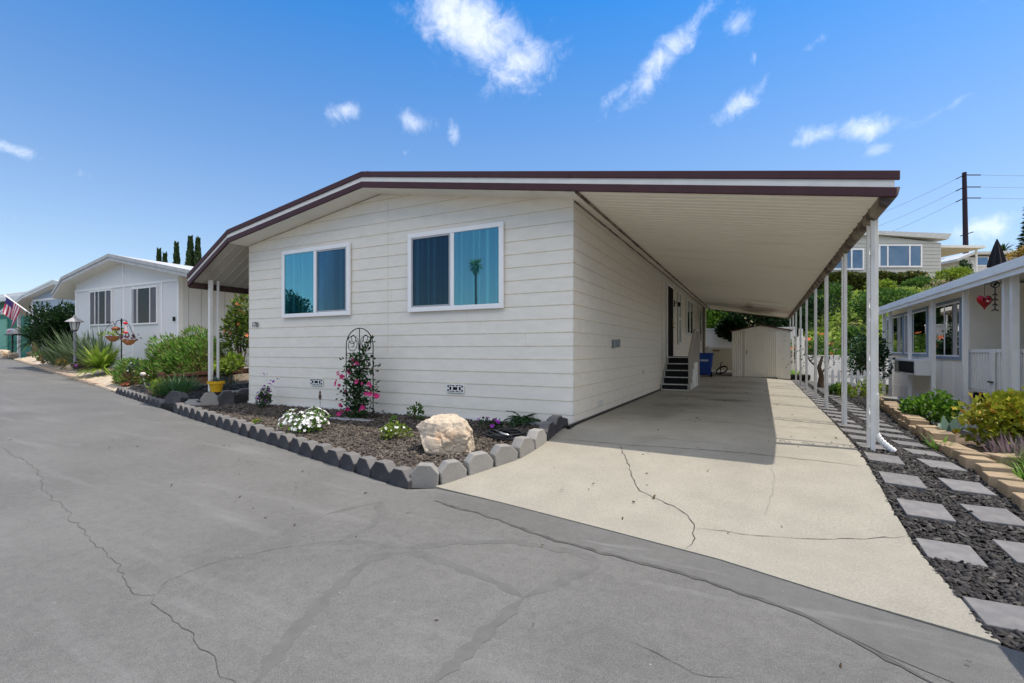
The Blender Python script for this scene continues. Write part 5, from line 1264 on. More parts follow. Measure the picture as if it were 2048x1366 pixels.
q = at(232, 662, 15.9); tag(MB().lathe(q, [(.02, 0), (.1, .02), (.13, .08), (.08, .13), (.02, .15)], 10).build('copper_bowl', mat('copper', (.35, .13, .07), .4, .2, 8, metal=.5)), 'small copper bowl left of the shepherd hook', 'ornament')
# mailbox and flag
p = at(25, 707, 26); mb = thing('mailbox', 'grey mailbox on a thin black post at the far left roadside', 'mailbox', (p.x, p.y, z2(p.x, p.y)))
MB().box((p.x - .03, p.y - .03, z2(p.x, p.y) - .1), (p.x + .03, p.y + .03, at(25, 670, 26).z)).build('post', M_black, mb)
q = at(27, 663, 26); bx_ = MB(); prof = [(-.16, -.14), (.16, -.14), (.16, .05)] + [(.16 * math.cos(a), .05 + .11 * math.sin(a)) for a in (.5, 1.05, 1.57, 2.1, 2.64)] + [(-.16, .05)]
bx_.prism([(q.x - .45, q.y + a, q.z + b_) for a, b_ in prof], (.95, 0, 0)); bx_.build('box', mat('mailbox_grey', (.30, .31, .36), .5, .1, 9), mb)
MB().box((q.x - .2, q.y - .175, q.z - .02), (q.x + .12, q.y - .162, q.z + .05)).build('plate', mat('plate_red', (.5, .12, .12), .5, .3, 30), mb); MB().box((q.x - .55, q.y - .2, q.z - .2), (q.x + .55, q.y + .2, q.z - .15)).build('shelf', M_black, mb)
tF = 27.0; f0, f1 = at(66, 631, tF), at(9, 590, tF)
fl = thing('flag', 'red and white striped flag with blue canton hanging from a slanted white pole', 'flag', f0)
MB().tube([f0, f1], .035, 8).build('pole', M_white, fl)
rows_, cols_ = 13, 10
V = []; 
for i in range(rows_ + 1):
    for j in range(cols_ + 1):
        s_, d_ = i / rows_, j / cols_
        a = f0.lerp(f1, .42 + .52 * s_); 
        x = a.x + .12 * math.sin(3 * d_ + 5 * s_) * d_ - .10 * d_ + (1 - s_) * -.75 * d_ ** 1.0; y_ = a.y - .15 * math.sin(6 * s_ + 2 * d_) * d_; z = a.z - 1.2 * d_ * (1 - .25 * s_) - .02
        V.append((x, y_, z))
for k, nm, m_ in ((0, 'stripes', mat('flag_red', (.42, .03, .09), .8, .1, 9)), (1, 'white_stripes', mat('flag_white', (.75, .68, .72), .8, .05, 9)), (2, 'canton', mat('flag_blue', (.06, .05, .20), .8, .1, 9))):
    b = MB(); fs = []
    for i in range(rows_):
        for j in range(cols_):
            c = 2 if (i >= 7 and j < 4) else i % 2
            if c == k: q = i * (cols_ + 1) + j; fs.append((q, q + 1, q + cols_ + 2, q + cols_ + 1))
    b.add(V, fs); b.build(nm, m_, fl, smooth=True)

# cypresses far behind
LC = leaf_mat('cypress_leaf', [(.012, .03, .010), (.03, .065, .018), (.06, .10, .03)])
for i, (px, py, wd, lab) in enumerate([(318, 504, 8, 'leftmost far thin cypress above the white neighbour roof'), (330, 512, 8, 'shortest far cypress second from left above the roof'), (353, 490, 11, 'slim far cypress standing alone in the middle of the row'), (381, 478, 17, 'tallest and widest far cypress tree'), (396, 482, 13, 'far cypress touching the awning edge rightmost of the row')]):
    t = 62.0; tp_ = at(px, py, t); x, y_ = tp_.x, tp_.y; hz = tp_.z; rr = wd * t / 967 / 2
    tt = thing('cypress_tree', lab, 'cypress', (x, y_, .5), 'cypresses behind the neighbour roof')
    n = 1500; g = np.random.default_rng(200 + i); z = g.uniform(.06, 1, n) ** .8; a = g.uniform(0, 2 * np.pi, n)
    prof = rr * np.clip(np.minimum(1.15, (1 - z) * 2.6 + .10), 0, 1.15) * g.uniform(.5, 1.1, n)
    P = np.stack([x + prof * np.cos(a), y_ + prof * np.sin(a), .5 + z * (hz - .5)], 1); D = np.stack([np.cos(a) * .35, np.sin(a) * .35, np.ones(n)], 1)
    V, Q = leaves(P, D, .6, .2); arrmesh('crown', V, Q, LC, tt)
    MB().tube([(x, y_, .2), (x, y_, hz * .8)], .15, 6, r2=.04).build('trunk', MATS['bark'], tt)
# ---------------------------------------------------------------- shed, bin, gate and the back wall
M_shed = streak('shed_metal', (.80, .75, .64), (.60, .54, .44), 2.5, (.62, .85), (1, 1, .3))
M_shedroof = mat('brown_shed_roof', (.13, .06, .04), .6, .2, 9)
sd = thing('storage_shed', 'beige ribbed metal storage shed with brown gable roof edge at the end of the driveway', 'shed', (2.42, 15.8, 0))
sx0, sx1, sy0, sy1, sz = 1.40, 3.46, 15.0, 17.2, -.05
def zsh(x): return 1.83 + (1 - abs((x - (sx0 + sx1) / 2) / ((sx1 - sx0) / 2))) * .20
def ribbed(b, x0, x1, y, step=.07, dep=.022):
    n = int((x1 - x0) / step) * 4; V = []
    for i in range(n + 1):
        x = x0 + (x1 - x0) * i / n; yy = y - (dep if i % 4 in (1, 2) else 0); V += [(x, yy, sz), (x, yy, zsh(x))]
    b.add(V, [(2 * i, 2 * i + 2, 2 * i + 3, 2 * i + 1) for i in range(n)])
b = MB(); ribbed(b, sx0, 1.86, sy0); b.add([(3.02, sy0, sz), (sx1, sy0, sz), (sx1, sy0, zsh(sx1)), (3.02, sy0, zsh(3.02))], [(0, 1, 2, 3)]); b.box((1.86, sy0, 1.78), (3.02, sy0 + .02, 1.84)); b.add([(1.86, sy0, 1.84), (3.02, sy0, 1.84), (3.02, sy0, zsh(3.02)), (2.43, sy0, 2.03), (1.86, sy0, zsh(1.86))], [(0, 1, 2, 3, 4)])
b.box((sx0, sy0 + .001, sz), (sx0 + .02, sy1, 1.83)); b.box((sx1 - .02, sy0 + .001, sz), (sx1, sy1, 1.83)); b.box((sx0 + .02, sy1 - .02, sz), (sx1 - .02, sy1, 1.83))
b.build('wall', M_shed, sd)
d_ = MB(); n = 64; V = []
for i in range(n + 1):
    x = 1.87 + 1.14 * i / n; yy = sy0 - .022 - (.022 if i % 4 in (1, 2) else 0); V += [(x, yy, .03), (x, yy, 1.77)]
d_.add(V, [(2 * i, 2 * i + 2, 2 * i + 3, 2 * i + 1) for i in range(n)]); d_.box((1.86, sy0 - .05, .0), (1.885, sy0 - .003, 1.79)); d_.box((1.885, sy0 - .03, 1.77), (3.02, sy0 - .003, 1.79)); d_.box((3.0, sy0 - .03, .0), (3.02, sy0 - .003, 1.77)); d_.box((1.885, sy0 - .028, .0), (3.0, sy0 - .003, .03))
do = d_.build('door', M_shed, sd)
MB().box((1.93, sy0 - .06, .93), (1.95, sy0 - .03, 1.05)).build('handle', M_black, do)
v_ = MB()
for x, z in ((1.62, 1.55), (1.62, 1.38), (3.22, 1.60), (3.22, 1.42)): v_.box((x, sy0 - .02, z), (x + .07, sy0 - .004, z + .012))
v_.build('bracket', M_gutter, sd)
r = MB(); xm = (sx0 + sx1) / 2
r.prism([(sx0 - .06, sy0 - .06, 1.80), (xm, sy0 - .06, 2.03), (sx1 + .06, sy0 - .06, 1.80), (sx1 + .06, sy0 - .06, 1.845), (xm, sy0 - .06, 2.075), (sx0 - .06, sy0 - .06, 1.845)], (0, sy1 - sy0 + .12, 0)); r.build('roof', M_shedroof, sd)
bn = thing('recycling_bin', 'blue wheeled recycling bin standing behind the entry steps', 'bin', (.42, 14.3, 0))
M_blue = mat('bin_blue', (.012, .055, .28), .45, .08, 5)
MB().hexa([(.17, 14.05, .08), (.65, 14.05, .08), (.65, 14.5, .08), (.17, 14.5, .08)], [(.10, 13.98, .88), (.74, 13.98, .88), (.74, 14.6, .88), (.10, 14.6, .88)]).build('body', M_blue, bn, bevel=.03)
MB().box((.08, 13.95, .88), (.76, 14.64, .95)).build('lid', M_blue, bn, bevel=.02)
MB().tube([(.12, 14.5, .1), (.20, 14.5, .1)], .1, 14).build('wheel', M_black, bn); MB().tube([(.62, 14.5, .1), (.70, 14.5, .1)], .1, 14).build('wheel', M_black, bn)
MB().box((.3, 13.996, .62), (.60, 14.03, .70)).build('emblem', mat('bin_print', (.45, .5, .6), .5, .2, 30), bn)
wt = thing('hose_reel', 'black hose bundle with tap on the floor beside the blue bin', 'hose', (.95, 16.2, 0)); pts = [(.95 + .22 * math.cos(k * .35), 16.2 + .10 * math.sin(k * .35), .18 + .16 * math.sin(k * .35 + .5) + .01 * (k % 5)) for k in range(50)]
MB().tube(pts, .02, 6).build('coil', M_black, wt); MB().tube([(.9, 16.25, 0), (.9, 16.25, .5), (.98, 16.2, .55)], .02, 6).build('stand', M_black, wt)
gt = thing('garden_gate', 'cream panel gate with small red brown plate between house and shed', 'gate', (.95, 18.6, 0))
M_cream = mat('cream_panel', (.70, .66, .55), .6, .05, 4)
MB().box((.32, 18.58, .10), (1.9, 18.63, 1.13)).build('panel', M_cream, gt); b = MB(); b.box((.30, 18.56, 1.13), (1.95, 18.66, 1.2)); b.box((.26, 18.55, .05), (.38, 18.67, 1.12)); b.build('frame', M_white, gt); MB().box((.42, 18.55, 1.02), (.72, 18.578, 1.07)).build('plate', mat('red_plate', (.25, .05, .03), .6, .2, 9), gt)
MB().box((.04, 18.5, 0), (.25, 18.7, 1.25)).build('gate_post', M_white, gt)
bw = thing('white_wall', 'tall white wall behind the shed and gate', 'wall', (2, 20.8, 0)); MB().box((-2, 20.7, -.2), (4.0, 20.9, 2.12)).build('panel', mat('white_stucco', (.84, .845, .85), .8, .04, 6, .2, 30), bw)
MB().box((-2, 20.66, 2.12), (4.02, 20.94, 2.2)).build('coping', M_white, bw)
vp = thing('fence_post', 'stout white vinyl post with stepped top right of the beige shed', 'post', (3.95, 16.9, 0)); b = MB(); b.box((3.78, 16.8, -.2), (4.06, 17.05, 1.62)); b.box((3.86, 16.85, 1.62), (4.0, 17.0, 1.95)); b.build('post', M_white, vp, bevel=.01)
lw = thing('garden_wall', 'low white garden wall below the orange roses', 'wall', (6, 16.6, 0)); MB().box((4.1, 17.3, -.3), (8.5, 17.5, .78)).build('panel', MATS['white_stucco'], lw); MB().box((4.08, 17.26, .78), (8.5, 17.54, .85)).build('coping', M_white, lw)
bb_ = MB(); 
for i, x in enumerate((3.62, 3.95)): tag(MB().lathe((x, 15.3, -.12), [(.14, 0), (.19, .06), (.2, .2), (.16, .24), (.12, .18)], 14).build('planter_bowl', M_dark), ['black planter bowl at the right corner of the beige shed', 'black bowl beside the last carport posts behind the mulch'][i], 'planter')
p = Vector((3.72, 15.5, -.1)); V, Q = blades(60, (3.62, 15.6, .05), .2, .4, .03, 101, (.4, 1.5)); t_ = thing('grass_tuft', 'bright green grass tuft at the right corner of the shed', 'plant', p); arrmesh('blade', V, Q, LB, t_)

# ---------------------------------------------------------------- the neighbour on the right
nb = thing('mobile_home', 'white neighbour home with blue grey window frames and slender porch posts at the right', 'mobile home', (9, 7, -.86))
M_nw = mat('neighbour_white_wall', (.90, .85, .75), .6, .03, 3, .08, 30, stretch=(1, 5, 1)); M_nbl = mat('blue_grey_frame', (.24, .31, .40), .55, .06, 6)
XW, ZB, XP, XF, XR2 = 6.494, -.86, 6.273, 6.026, 7.69
ZF = on_x(2048, 514, XF).z
MB().box((XW, 7.60, ZB), (13, 14.43, ZF - .02)).build('wall', M_nw, nb); MB().box((XR2, -3, ZB), (13, 7.599, ZF - .02)).build('wall', M_nw, nb)
b = MB(); b.box((XW - .012, 7.65, -.16), (XW - .001, 14.4, -.10))
for k in range(9): b.box((XW - .006, 7.8 + k * .78, ZB), (XW + .001, 7.825 + k * .78, ZF - .2))
b.build('trim_board', M_nw, nb)
f_ = MB(); f_.box((XF, -3, ZF - .13), (XF + .04, 14.6, ZF)); f_.box((XF + .04, -3, ZF - .22), (XF + .08, 14.6, ZF - .03)); f_.box((XF, -3, ZF), (XF + .15, 14.6, ZF + .025)); 
M_ntrim = mat('neighbour_fascia', (.85, .845, .82), .5, .04, 5, col2=(.55, .52, .46), fac2=(.62, .85), scale2=2)
ro = MB(); ro.hexa([(XF + .08, -3, ZF - .05), (13.2, -3, ZF + .5), (13.2, 14.6, ZF + .5), (XF + .08, 14.6, ZF - .05)], [(XF + .08, -3, ZF - .006), (13.2, -3, ZF + .62), (13.2, 14.6, ZF + .62), (XF + .08, 14.6, ZF - .006)]); roo = ro.build('roof', M_soff, nb); f_.build('fascia', M_ntrim, roo)
for px in (1768, 1780.6, 1819.5, 1866.5, 1930, 2013, 2029):
    p = on_x(px, 700, XP); hw = .042 if px < 2000 else .05
    MB().box((XP - hw, p.y - hw, ZB), (XP + hw, p.y + hw, ZF - .03)).build('post', M_ntrim, nb, bevel=.004)
M_rgl = glass_mat('neighbour_window_glass', .38, (.5, .55, .58))
def nwin(px0, px1, z0, z1, X=XW, split=.42):
    y1, y0 = on_x(px0, 700, X).y, on_x(px1, 700, X).y
    b = MB(); t = .075
    b.box((X - .03, y0, z0), (X - .001, y1, z0 + t)); b.box((X - .03, y0, z1 - t), (X - .001, y1, z1)); b.box((X - .029, y0, z0 + t), (X - .001, y0 + t, z1 - t)); b.box((X - .029, y1 - t, z0 + t), (X - .001, y1, z1 - t))
    w_ = b.build('window', M_nbl, nb); i = MB(); s_ = .035
    a0, a1, c0, c1 = y0 + t, y1 - t, z0 + t, z1 - t
    i.box((X - .024, a0, c0), (X - .001, a1, c0 + s_)); i.box((X - .024, a0, c1 - s_), (X - .001, a1, c1)); i.box((X - .0235, a0, c0 + s_), (X - .001, a0 + s_, c1 - s_)); i.box((X - .0235, a1 - s_, c0 + s_), (X - .001, a1, c1 - s_)); m_ = a1 - (a1 - a0) * split; i.box((X - .0235, m_ - .02, c0 + s_), (X - .001, m_ + .02, c1 - s_)); i.build('sash', M_vinyl, w_)
    MB().box((X - .008, a0, c0), (X - .002, a1, c1)).build('drape', mat('dark_interior', (.03, .05, .05), .8, .2, 5), w_); MB().box((X - .016, a0 + s_, c0 + s_), (X - .013, a1 - s_, c1 - s_)).build('pane', M_rgl, w_)
nwin(1774, 1807, .89, 2.26); nwin(1809, 1857, .88, 2.26); nwin(1869, 1924, .83, 2.27); nwin(1954, 2140, .62, 2.19, XR2, .3)
bl = MB(); ya, yb_ = on_x(2140, 700, XR2).y, on_x(1954, 700, XR2).y
for k in range(30): z = .72 + k * .046; bl.box((XR2 - .0125, ya + .1, z), (XR2 - .0095, yb_ - .1, z + .03))
bl.build('blind', mat('grey_blind', (.16, .17, .18), .6, .1, 9), nb)
# porch rail and skirt
rl = MB(); y1 = on_x(1937, 700, 6.4).y; rl.box((6.36, -3, 1.01), (6.46, y1, 1.075)); rl.box((6.39, -3, .20), (6.44, y1, .26)); rail = rl.build('railing', M_ntrim, nb)
for k in range(46):
    y = y1 - .05 - .137 * k
    if y > 2.0: MB().box((6.375, y - .036, .26), (6.41, y + .036, 1.01)).build('baluster', M_ntrim, rail)
gp = on_x(1984, 700, 6.33).y; MB().box((6.315, gp - .065, -.32), (6.358, gp + .065, 1.06)).build('gate_post', M_ntrim, rail); la = on_x(1980, 764, 6.29); MB().box((6.28, la.y - .08, la.z - .013), (6.314, la.y + .1, la.z + .013)).build('latch', M_black, rail)
MB().box((6.47, -3, -.03), (7.68, y1 - .02, .15)).build('deck', M_dark, nb); MB().box((6.41, -3, ZB), (6.465, y1, -.06)).build('skirting', M_nw, nb)
# air conditioner and louvre
y1, y0 = on_x(1792, 730, 6.13).y, on_x(1834, 730, 6.13).y
ac = thing('air_conditioner', 'white window air conditioner on the right neighbour wall', 'air conditioner', (6.3, (y0 + y1) / 2, .6)); zc0, zc1 = .38, .80
MB().box((6.09, y0, zc0), (6.494, y1, zc1)).build('case', M_white, ac, bevel=.01); MB().box((6.082, y0 + .12, zc0 + .05), (6.091, y1 - .5, zc1 - .05)).build('grille', M_dark, ac); g_ = MB()
for k in range(9): g_.box((6.084, y1 - .44, zc0 + .05 + .036 * k), (6.0905, y1 - .05, zc0 + .066 + .036 * k))
g_.build('louvre', M_gutter, ac)
va, vb = on_x(1881, 800, XW), on_x(1895, 843, XW); lv_ = MB(); lv_.box((XW - .02, vb.y, vb.z), (XW - .001, va.y, va.z)); lvo = lv_.build('vent', M_white, nb); h_ = MB()
for k in range(6): z = vb.z + (va.z - vb.z) * (k + .25) / 6; h_.box((XW - .026, vb.y + .03, z), (XW - .019, va.y - .03, z + (va.z - vb.z) * .09))
h_.build('vent_hole', M_dark, lvo)
# hanging heart and iron chime
hc = on_x(1969, 603, 6.07); ht_ = thing('heart_ornament', 'glossy red metal heart hanging from the right neighbour eave', 'ornament', hc)
b = MB(); N_ = 40; u = .150
hp_ = [(16 * math.sin(a) ** 3 / 16 * u, (13 * math.cos(a) - 5 * math.cos(2 * a) - 2 * math.cos(3 * a) - math.cos(4 * a)) / 16 * u) for a in [2 * math.pi * k / N_ for k in range(N_)]]
rt = Vector((RT[0], RT[1], 0)); ax = Vector((AX[0], AX[1], 0))
V = [hc + ax * -.05] + [hc + rt * (x * .55) + Vector((0, 0, z * .6)) - ax * .045 for x, z in hp_] + [hc + rt * x + Vector((0, 0, z)) for x, z in hp_] + [hc + rt * (x * .55) + Vector((0, 0, z * .6)) + ax * .045 for x, z in hp_] + [hc + ax * .05]
fs = [(0, 1 + i, 1 + (i + 1) % N_) for i in range(N_)]
for l in range(2): fs += [(1 + l * N_ + i, 1 + l * N_ + (i + 1) % N_, 1 + (l + 1) * N_ + (i + 1) % N_, 1 + (l + 1) * N_ + i) for i in range(N_)]
fs += [(1 + 3 * N_, 1 + 2 * N_ + (i + 1) % N_, 1 + 2 * N_ + i) for i in range(N_)]
b.add(V, fs); b.build('heart', mat('red_enamel', (.42, .008, .012), .25, .1, 9, spec=.6), ht_, smooth=True)
MB().tube([hc + Vector((0, 0, .1)), Vector((hc.x, hc.y, ZF - .1))], .004, 5).build('wire', M_black, ht_)
MB().lathe(hc - ax * .06 - Vector((0, 0, .02)), [(.004, 0), (.018, .01), (.018, .03), (.004, .04)], 8).build('stud', mat('pearl', (.7, .6, .5), .4, .1, 9), ht_)
ic = on_x(1990, 569, 6.09); it = thing('iron_chime', 'black iron ring with bird figure and hanging scroll at the right neighbour porch', 'wind chime', ic); b = MB()
b.tube([ic + rt * .075 * math.cos(k * math.pi / 12) + Vector((0, 0, .055 * math.sin(k * math.pi / 12))) for k in range(25)], .009, 5); b.tube([ic + Vector((0, 0, .06)), Vector((ic.x, ic.y, ZF - .1))], .004, 5); b.build('ring', M_black, it)
b = MB(); b.tube([ic + rt * -.03 + Vector((0, 0, -.04)), ic + Vector((0, 0, .0)), ic + rt * .03 + Vector((0, 0, .035))], [.006, .024, .012], 8); b.build('bird', M_black, it)
b = MB(); b.tube([ic - Vector((0, 0, .06)), ic - Vector((0, 0, .46))], .008, 6)
for z, w_ in ((.16, .04), (.25, .05), (.34, .045), (.44, .06)): b.tube([ic + rt * -w_ + Vector((0, 0, -z - .03)), ic + Vector((0, 0, -z)), ic + rt * w_ + Vector((0, 0, -z - .03))], .010, 5)
b.build('scroll', M_black, it)

# ---------------------------------------------------------------- tan block edging and the plants there
M_tan = mat('tan_block', (.35, .265, .17), .9, .14, 9, .6, 40, col2=(.36, .22, .13), fac2=(.55, .75), scale2=4, rnd=.13)
BWL = [(4.34, -3.4), (4.30, -1.2), (4.285, .4), (4.33, 1.9), (4.52, 4.2), (4.74, 6.5), (4.97, 8.9), (5.0, 13.4)]
def along(poly, s):
    for (a, b) in zip(poly[:-1], poly[1:]):
        l = math.hypot(b[0] - a[0], b[1] - a[1])
        if s <= l: return a[0] + (b[0] - a[0]) * s / l, a[1] + (b[1] - a[1]) * s / l, math.atan2(b[1] - a[1], b[0] - a[0])
        s -= l
    return None
def block_mesh(i):
    g = random.Random(i); b = MB(); l = .148; w_ = .11
    b.prism([(-l, w_, -.03), (-l * .72, -w_, -.03), (l * .72, -w_, -.03), (l, w_, -.03)], (g.uniform(-.004, .004), 0, .115)); return b.build('wall_block', M_tan, None, bevel=.010)
BL = [block_mesh(i) for i in range(4)]; used = set(); s = .1; k = 0
def place_block(x, y, z, a, lab, grp):
    global k
    src = BL[k % 4]; o = src if k % 4 not in used else src.copy()
    if k % 4 in used: COL.objects.link(o)
    used.add(k % 4); k += 1
    o.location = (x + random.uniform(-.02, .025), y, z + random.uniform(-.012, .008)); o.rotation_euler = (random.uniform(-.05, .05), random.uniform(-.05, .05), a + random.uniform(-.13, .13)); tag(o, lab, 'wall block', grp)
while True:
    q = along(BWL, s)
    if q is None: break
    x, y, a = q; two = (1.0 < y < 2.0) or y > 2.4
    place_block(x + .06, y, lot_z(x, y) + (.03 if not two else .02), a + math.pi, 'tan concrete block in the bottom course between black mulch and right garden bed', 'tan edging blocks bottom course')
    if two: place_block(x + .075, y + .09, lot_z(x, y) + .108, a + math.pi, 'tan concrete block in the upper course of the right bed edging', 'tan edging blocks upper course')
    s += .285
for i in range(5): place_block(4.62 + .29 * i, .35 + .05 * i, rbed_z(4.6, .4) + .03, 0.1, 'tan concrete block in the cross row below the purple heather', 'tan blocks across the right bed')
LJD = leaf_mat('jade_leaf', [(.18, .23, .015), (.32, .36, .03), (.46, .44, .05), (.22, .31, .03), (.55, .30, .05)], .4, .25)
def gb(px, py): return hit(px, py, rbed_z)
bush('jade_bush', 'large yellow green jade bush with reddish leaf tips beside the tan blocks', 'shrub', (5.08, 1.33, -.14), (.62, .52, .54), 1900, .082, LJD, 111, lumps=22, wide=.75, raise_=.5)
bush('round_bush', 'small round bright green bush between tan blocks and the patio', 'shrub', (4.85, 3.6, -.16), (.40, .42, .38), 900, .07, LB, 112, lumps=14, wide=.8)
hx = thing('heather_plant', 'purple grey heather spikes at the foot of the jade bush', 'plant', (4.95, .62, -.18)); V, Q = blades(260, (4.95, .62, -.2), .32, .34, .03, 113, (.9, 1.57), .3, 3); arrmesh('spike', V, Q, leaf_mat('heather_leaf', [(.16, .09, .13), (.26, .18, .22), (.12, .13, .09), (.34, .26, .28)]), hx)
for i, (x, y, h, n, lab) in enumerate([(4.25, 1.02, .24, 36, 'small green grass tuft in front of the end of the upper tan blocks'), (4.55, -.35, .30, 70, 'green grass clump arching over the lower tan blocks'), (4.8, .05, .34, 130, 'bigger green grass clump before the purple heather')]):
    t_ = thing('grass_clump', lab, 'grass', (x, y, rbed_z(x, y))); V, Q = blades(n, (x, y, rbed_z(x, y) - .02), .08, h, .014, 120 + i, (.6, 1.5), 1.0, 5); arrmesh('blade', V, Q, LB, t_)
t_ = thing('agave_plant', 'small grey green agave between the tan blocks and jade bush', 'plant', (4.55, 1.75, -.1)); V, Q = blades(9, (4.55, 1.75, -.08), .03, .30, .10, 124, (.7, 1.4), .3, 5); arrmesh('leaf', V, Q, leaf_mat('agave_leaf', [(.16, .25, .20), (.22, .32, .26)]), t_)
bp = Vector((5.0, 6.3, -.22)); bt = thing('bird_bath', 'grey stone bird bath bowl shaped like a swan at the right neighbour posts', 'bird bath', bp); M_stn = mat('grey_stone', (.22, .22, .21), .85, .15, 14, .5, 50)
b = MB(); V = []; n = 24
for (r_, z) in ((.12, 0), (.14, .05), (.10, .10), (.26, .22), (.31, .27), (.27, .25), (.08, .2)):
    for j in range(n): a = 2 * math.pi * j / n; rr = r_ * (1 + (.07 * math.cos(9 * a) if z > .15 else 0)); V.append(bp + Vector((rr * math.cos(a), rr * math.sin(a), z)))
b.add(V, [(i * n + j, i * n + (j + 1) % n, (i + 1) * n + (j + 1) % n, (i + 1) * n + j) for i in range(6) for j in range(n)]); b.build('bowl', M_stn, bt, smooth=True)
b = MB(); b.tube([bp + rt * .25 + Vector((0, 0, .2)), bp + rt * .36 + Vector((0, 0, .27)), bp + rt * .40 + Vector((0, 0, .36)), bp + rt * .46 + Vector((0, 0, .38))], [.05, .04, .035, .012], 8); b.build('bird_head', M_stn, bt, smooth=True)
o = chips('red_lava_gravel', 900, [(4.45, -3.2), (4.45, .2), (6.2, .4), (6.2, -3.2)], rbed_z, .05, leaf_mat('red_lava_chip', [(.22, .10, .07), (.30, .16, .12), (.14, .08, .06), (.35, .28, .22)]), 77); tag(o, 'reddish wood and lava chips in the right garden bed', 'gravel', kind='stuff')
caster = thing('shadow_caster', 'added green box out of view casting the corner shadow right of the mulch', 'shadow caster', (4.0, -3.42, -.4)); MB().box((3.84, -3.62, -.45), (4.16, -3.22, .72)).build('box', mat('caster_green', (.04, .09, .05), .6, .1, 9), caster, bevel=.02); MB().box((3.82, -3.64, .72), (4.18, -3.2, .78)).build('cap', MATS['caster_green'], caster)  # added out-of-view box, stands here only to shade the lower right corner
# picket fence
pf = thing('picket_fence', 'low white picket fence between tan blocks and the right neighbour', 'fence', (5.3, 9.9, -.2)); fx0, fx1 = on_y(1648, 760, 9.9).x, on_y(1764, 760, 9.9).x
b = MB(); b.box((fx0, 9.9, .05), (fx1, 9.93, .12)); b.box((fx0, 9.9, .28), (fx1, 9.93, .35)); b.build('rail', M_white, pf); x = fx0 + .02
while x < fx1:
    MB().prism([(x, 9.87, -.25), (x + .065, 9.87, -.25), (x + .065, 9.87, .46), (x + .0325, 9.87, .52), (x, 9.87, .46)], (0, .025, 0)).build('picket', M_white, pf); x += .15
for i, (px, py, t, r_, m_, lab) in enumerate([(1742, 805, 11.0, .36, LY, 'trimmed yellow green bush in front of the picket fence nearest the front post'), (1690, 796, 12.0, .24, LY, 'small yellowish bush left of the fence among tan blocks'), (1672, 792, 13, .2, LG, 'low green tuft beside the end of the picket fence')]):
    p = at(px, py, t); bush('low_bush', lab, 'shrub', (p.x, p.y, p.z), (r_, r_, r_ * 1.1), 420, .06, m_, 130 + i, lumps=10, wide=.8)
tk = at(1640, 772, 15.4); tr2 = thing('gnarled_tree', 'small gnarled bare stemmed tree behind the middle carport posts', 'tree', tk); b = MB()
b.tube([tk - Vector((0, 0, .1)), at(1643, 752, 15.4), at(1638, 735, 15.4), at(1645, 712, 15.4)], [.10, .075, .06, .03], 8); b.tube([at(1640, 740, 15.4), at(1620, 722, 15.5), at(1612, 708, 15.4)], [.04, .025, .01], 6); b.tube([at(1642, 748, 15.4), at(1655, 730, 15.3), at(1660, 712, 15.3)], [.035, .02, .01], 6); b.build('trunk', MATS['bark'], tr2)
c_ = at(1640, 712, 15.4); P = np.array(c_) + RNG.normal(size=(160, 3)) * np.array([.4, .3, .22]); V, Q = leaves(P, RNG.normal(size=P.shape), .10, .05); arrmesh('crown', V, Q, LGY, tr2)
ga = thing('garden_arch', 'thin pale green garden frame among the shrubs behind the picket fence', 'garden frame', at(1715, 745, 16)); b = MB(); q = [at(1703, 745, 16), at(1703, 680, 16), at(1708, 676, 16), at(1726, 676, 16), at(1731, 690, 16), at(1731, 745, 16)]; b.tube(q, .015, 5); b.build('frame', mat('mint_metal', (.3, .5, .42), .5, .1, 9), ga)

# ---------------------------------------------------------------- the slope behind
def hillz(x, y): return -.35 if y < 20.95 else min(6.3, .6 + (y - 20.95) * .322) + .12 * math.sin(x * .9 + y * .5)
sheet('hillside', [(-14, 20.95), (60, 20.95), (60, 90), (-14, 90)], hillz, mat('clay_slope', (.26, .20, .11), .95, .2, 1.2, .6, 12, col2=(.10, .11, .04), fac2=(.5, .65), scale2=.7), step=1.5)
def hh(px, py, t0=20): 
    d = ray(px, py); t = t0
    while t < 60 and CAM[2] + t * d[2] > hillz(CAM[0] + t * d[0], CAM[1] + t * d[1]): t += .05
    return at(px, py, t)
g = np.random.default_rng(5); n = 17000
Y = g.uniform(21.5, 34.4, n); X = g.uniform(2.5, 16, n); keep = (np.sin(X * 1.3 + 1.7) + np.sin(Y * .9) + g.normal(0, .5, n)) > -1.45; X, Y = X[keep], Y[keep]
Z = np.array([hillz(a, b_) for a, b_ in zip(X, Y)]) + g.uniform(0, .22, len(X)); D = np.stack([g.normal(size=len(X)), g.normal(size=len(X)) - .5, g.uniform(.1, 1, len(X))], 1)
V, Q = leaves(np.stack([X, Y, Z], 1), D, .30, .24); iv = arrmesh('ivy_cover', V, Q, leaf_mat('ivy_leaf', [(.16, .25, .03), (.28, .40, .06), (.40, .50, .13), (.10, .17, .035)])); tag(iv, 'light green ivy covering the slope behind the carport', 'ground cover', kind='stuff')
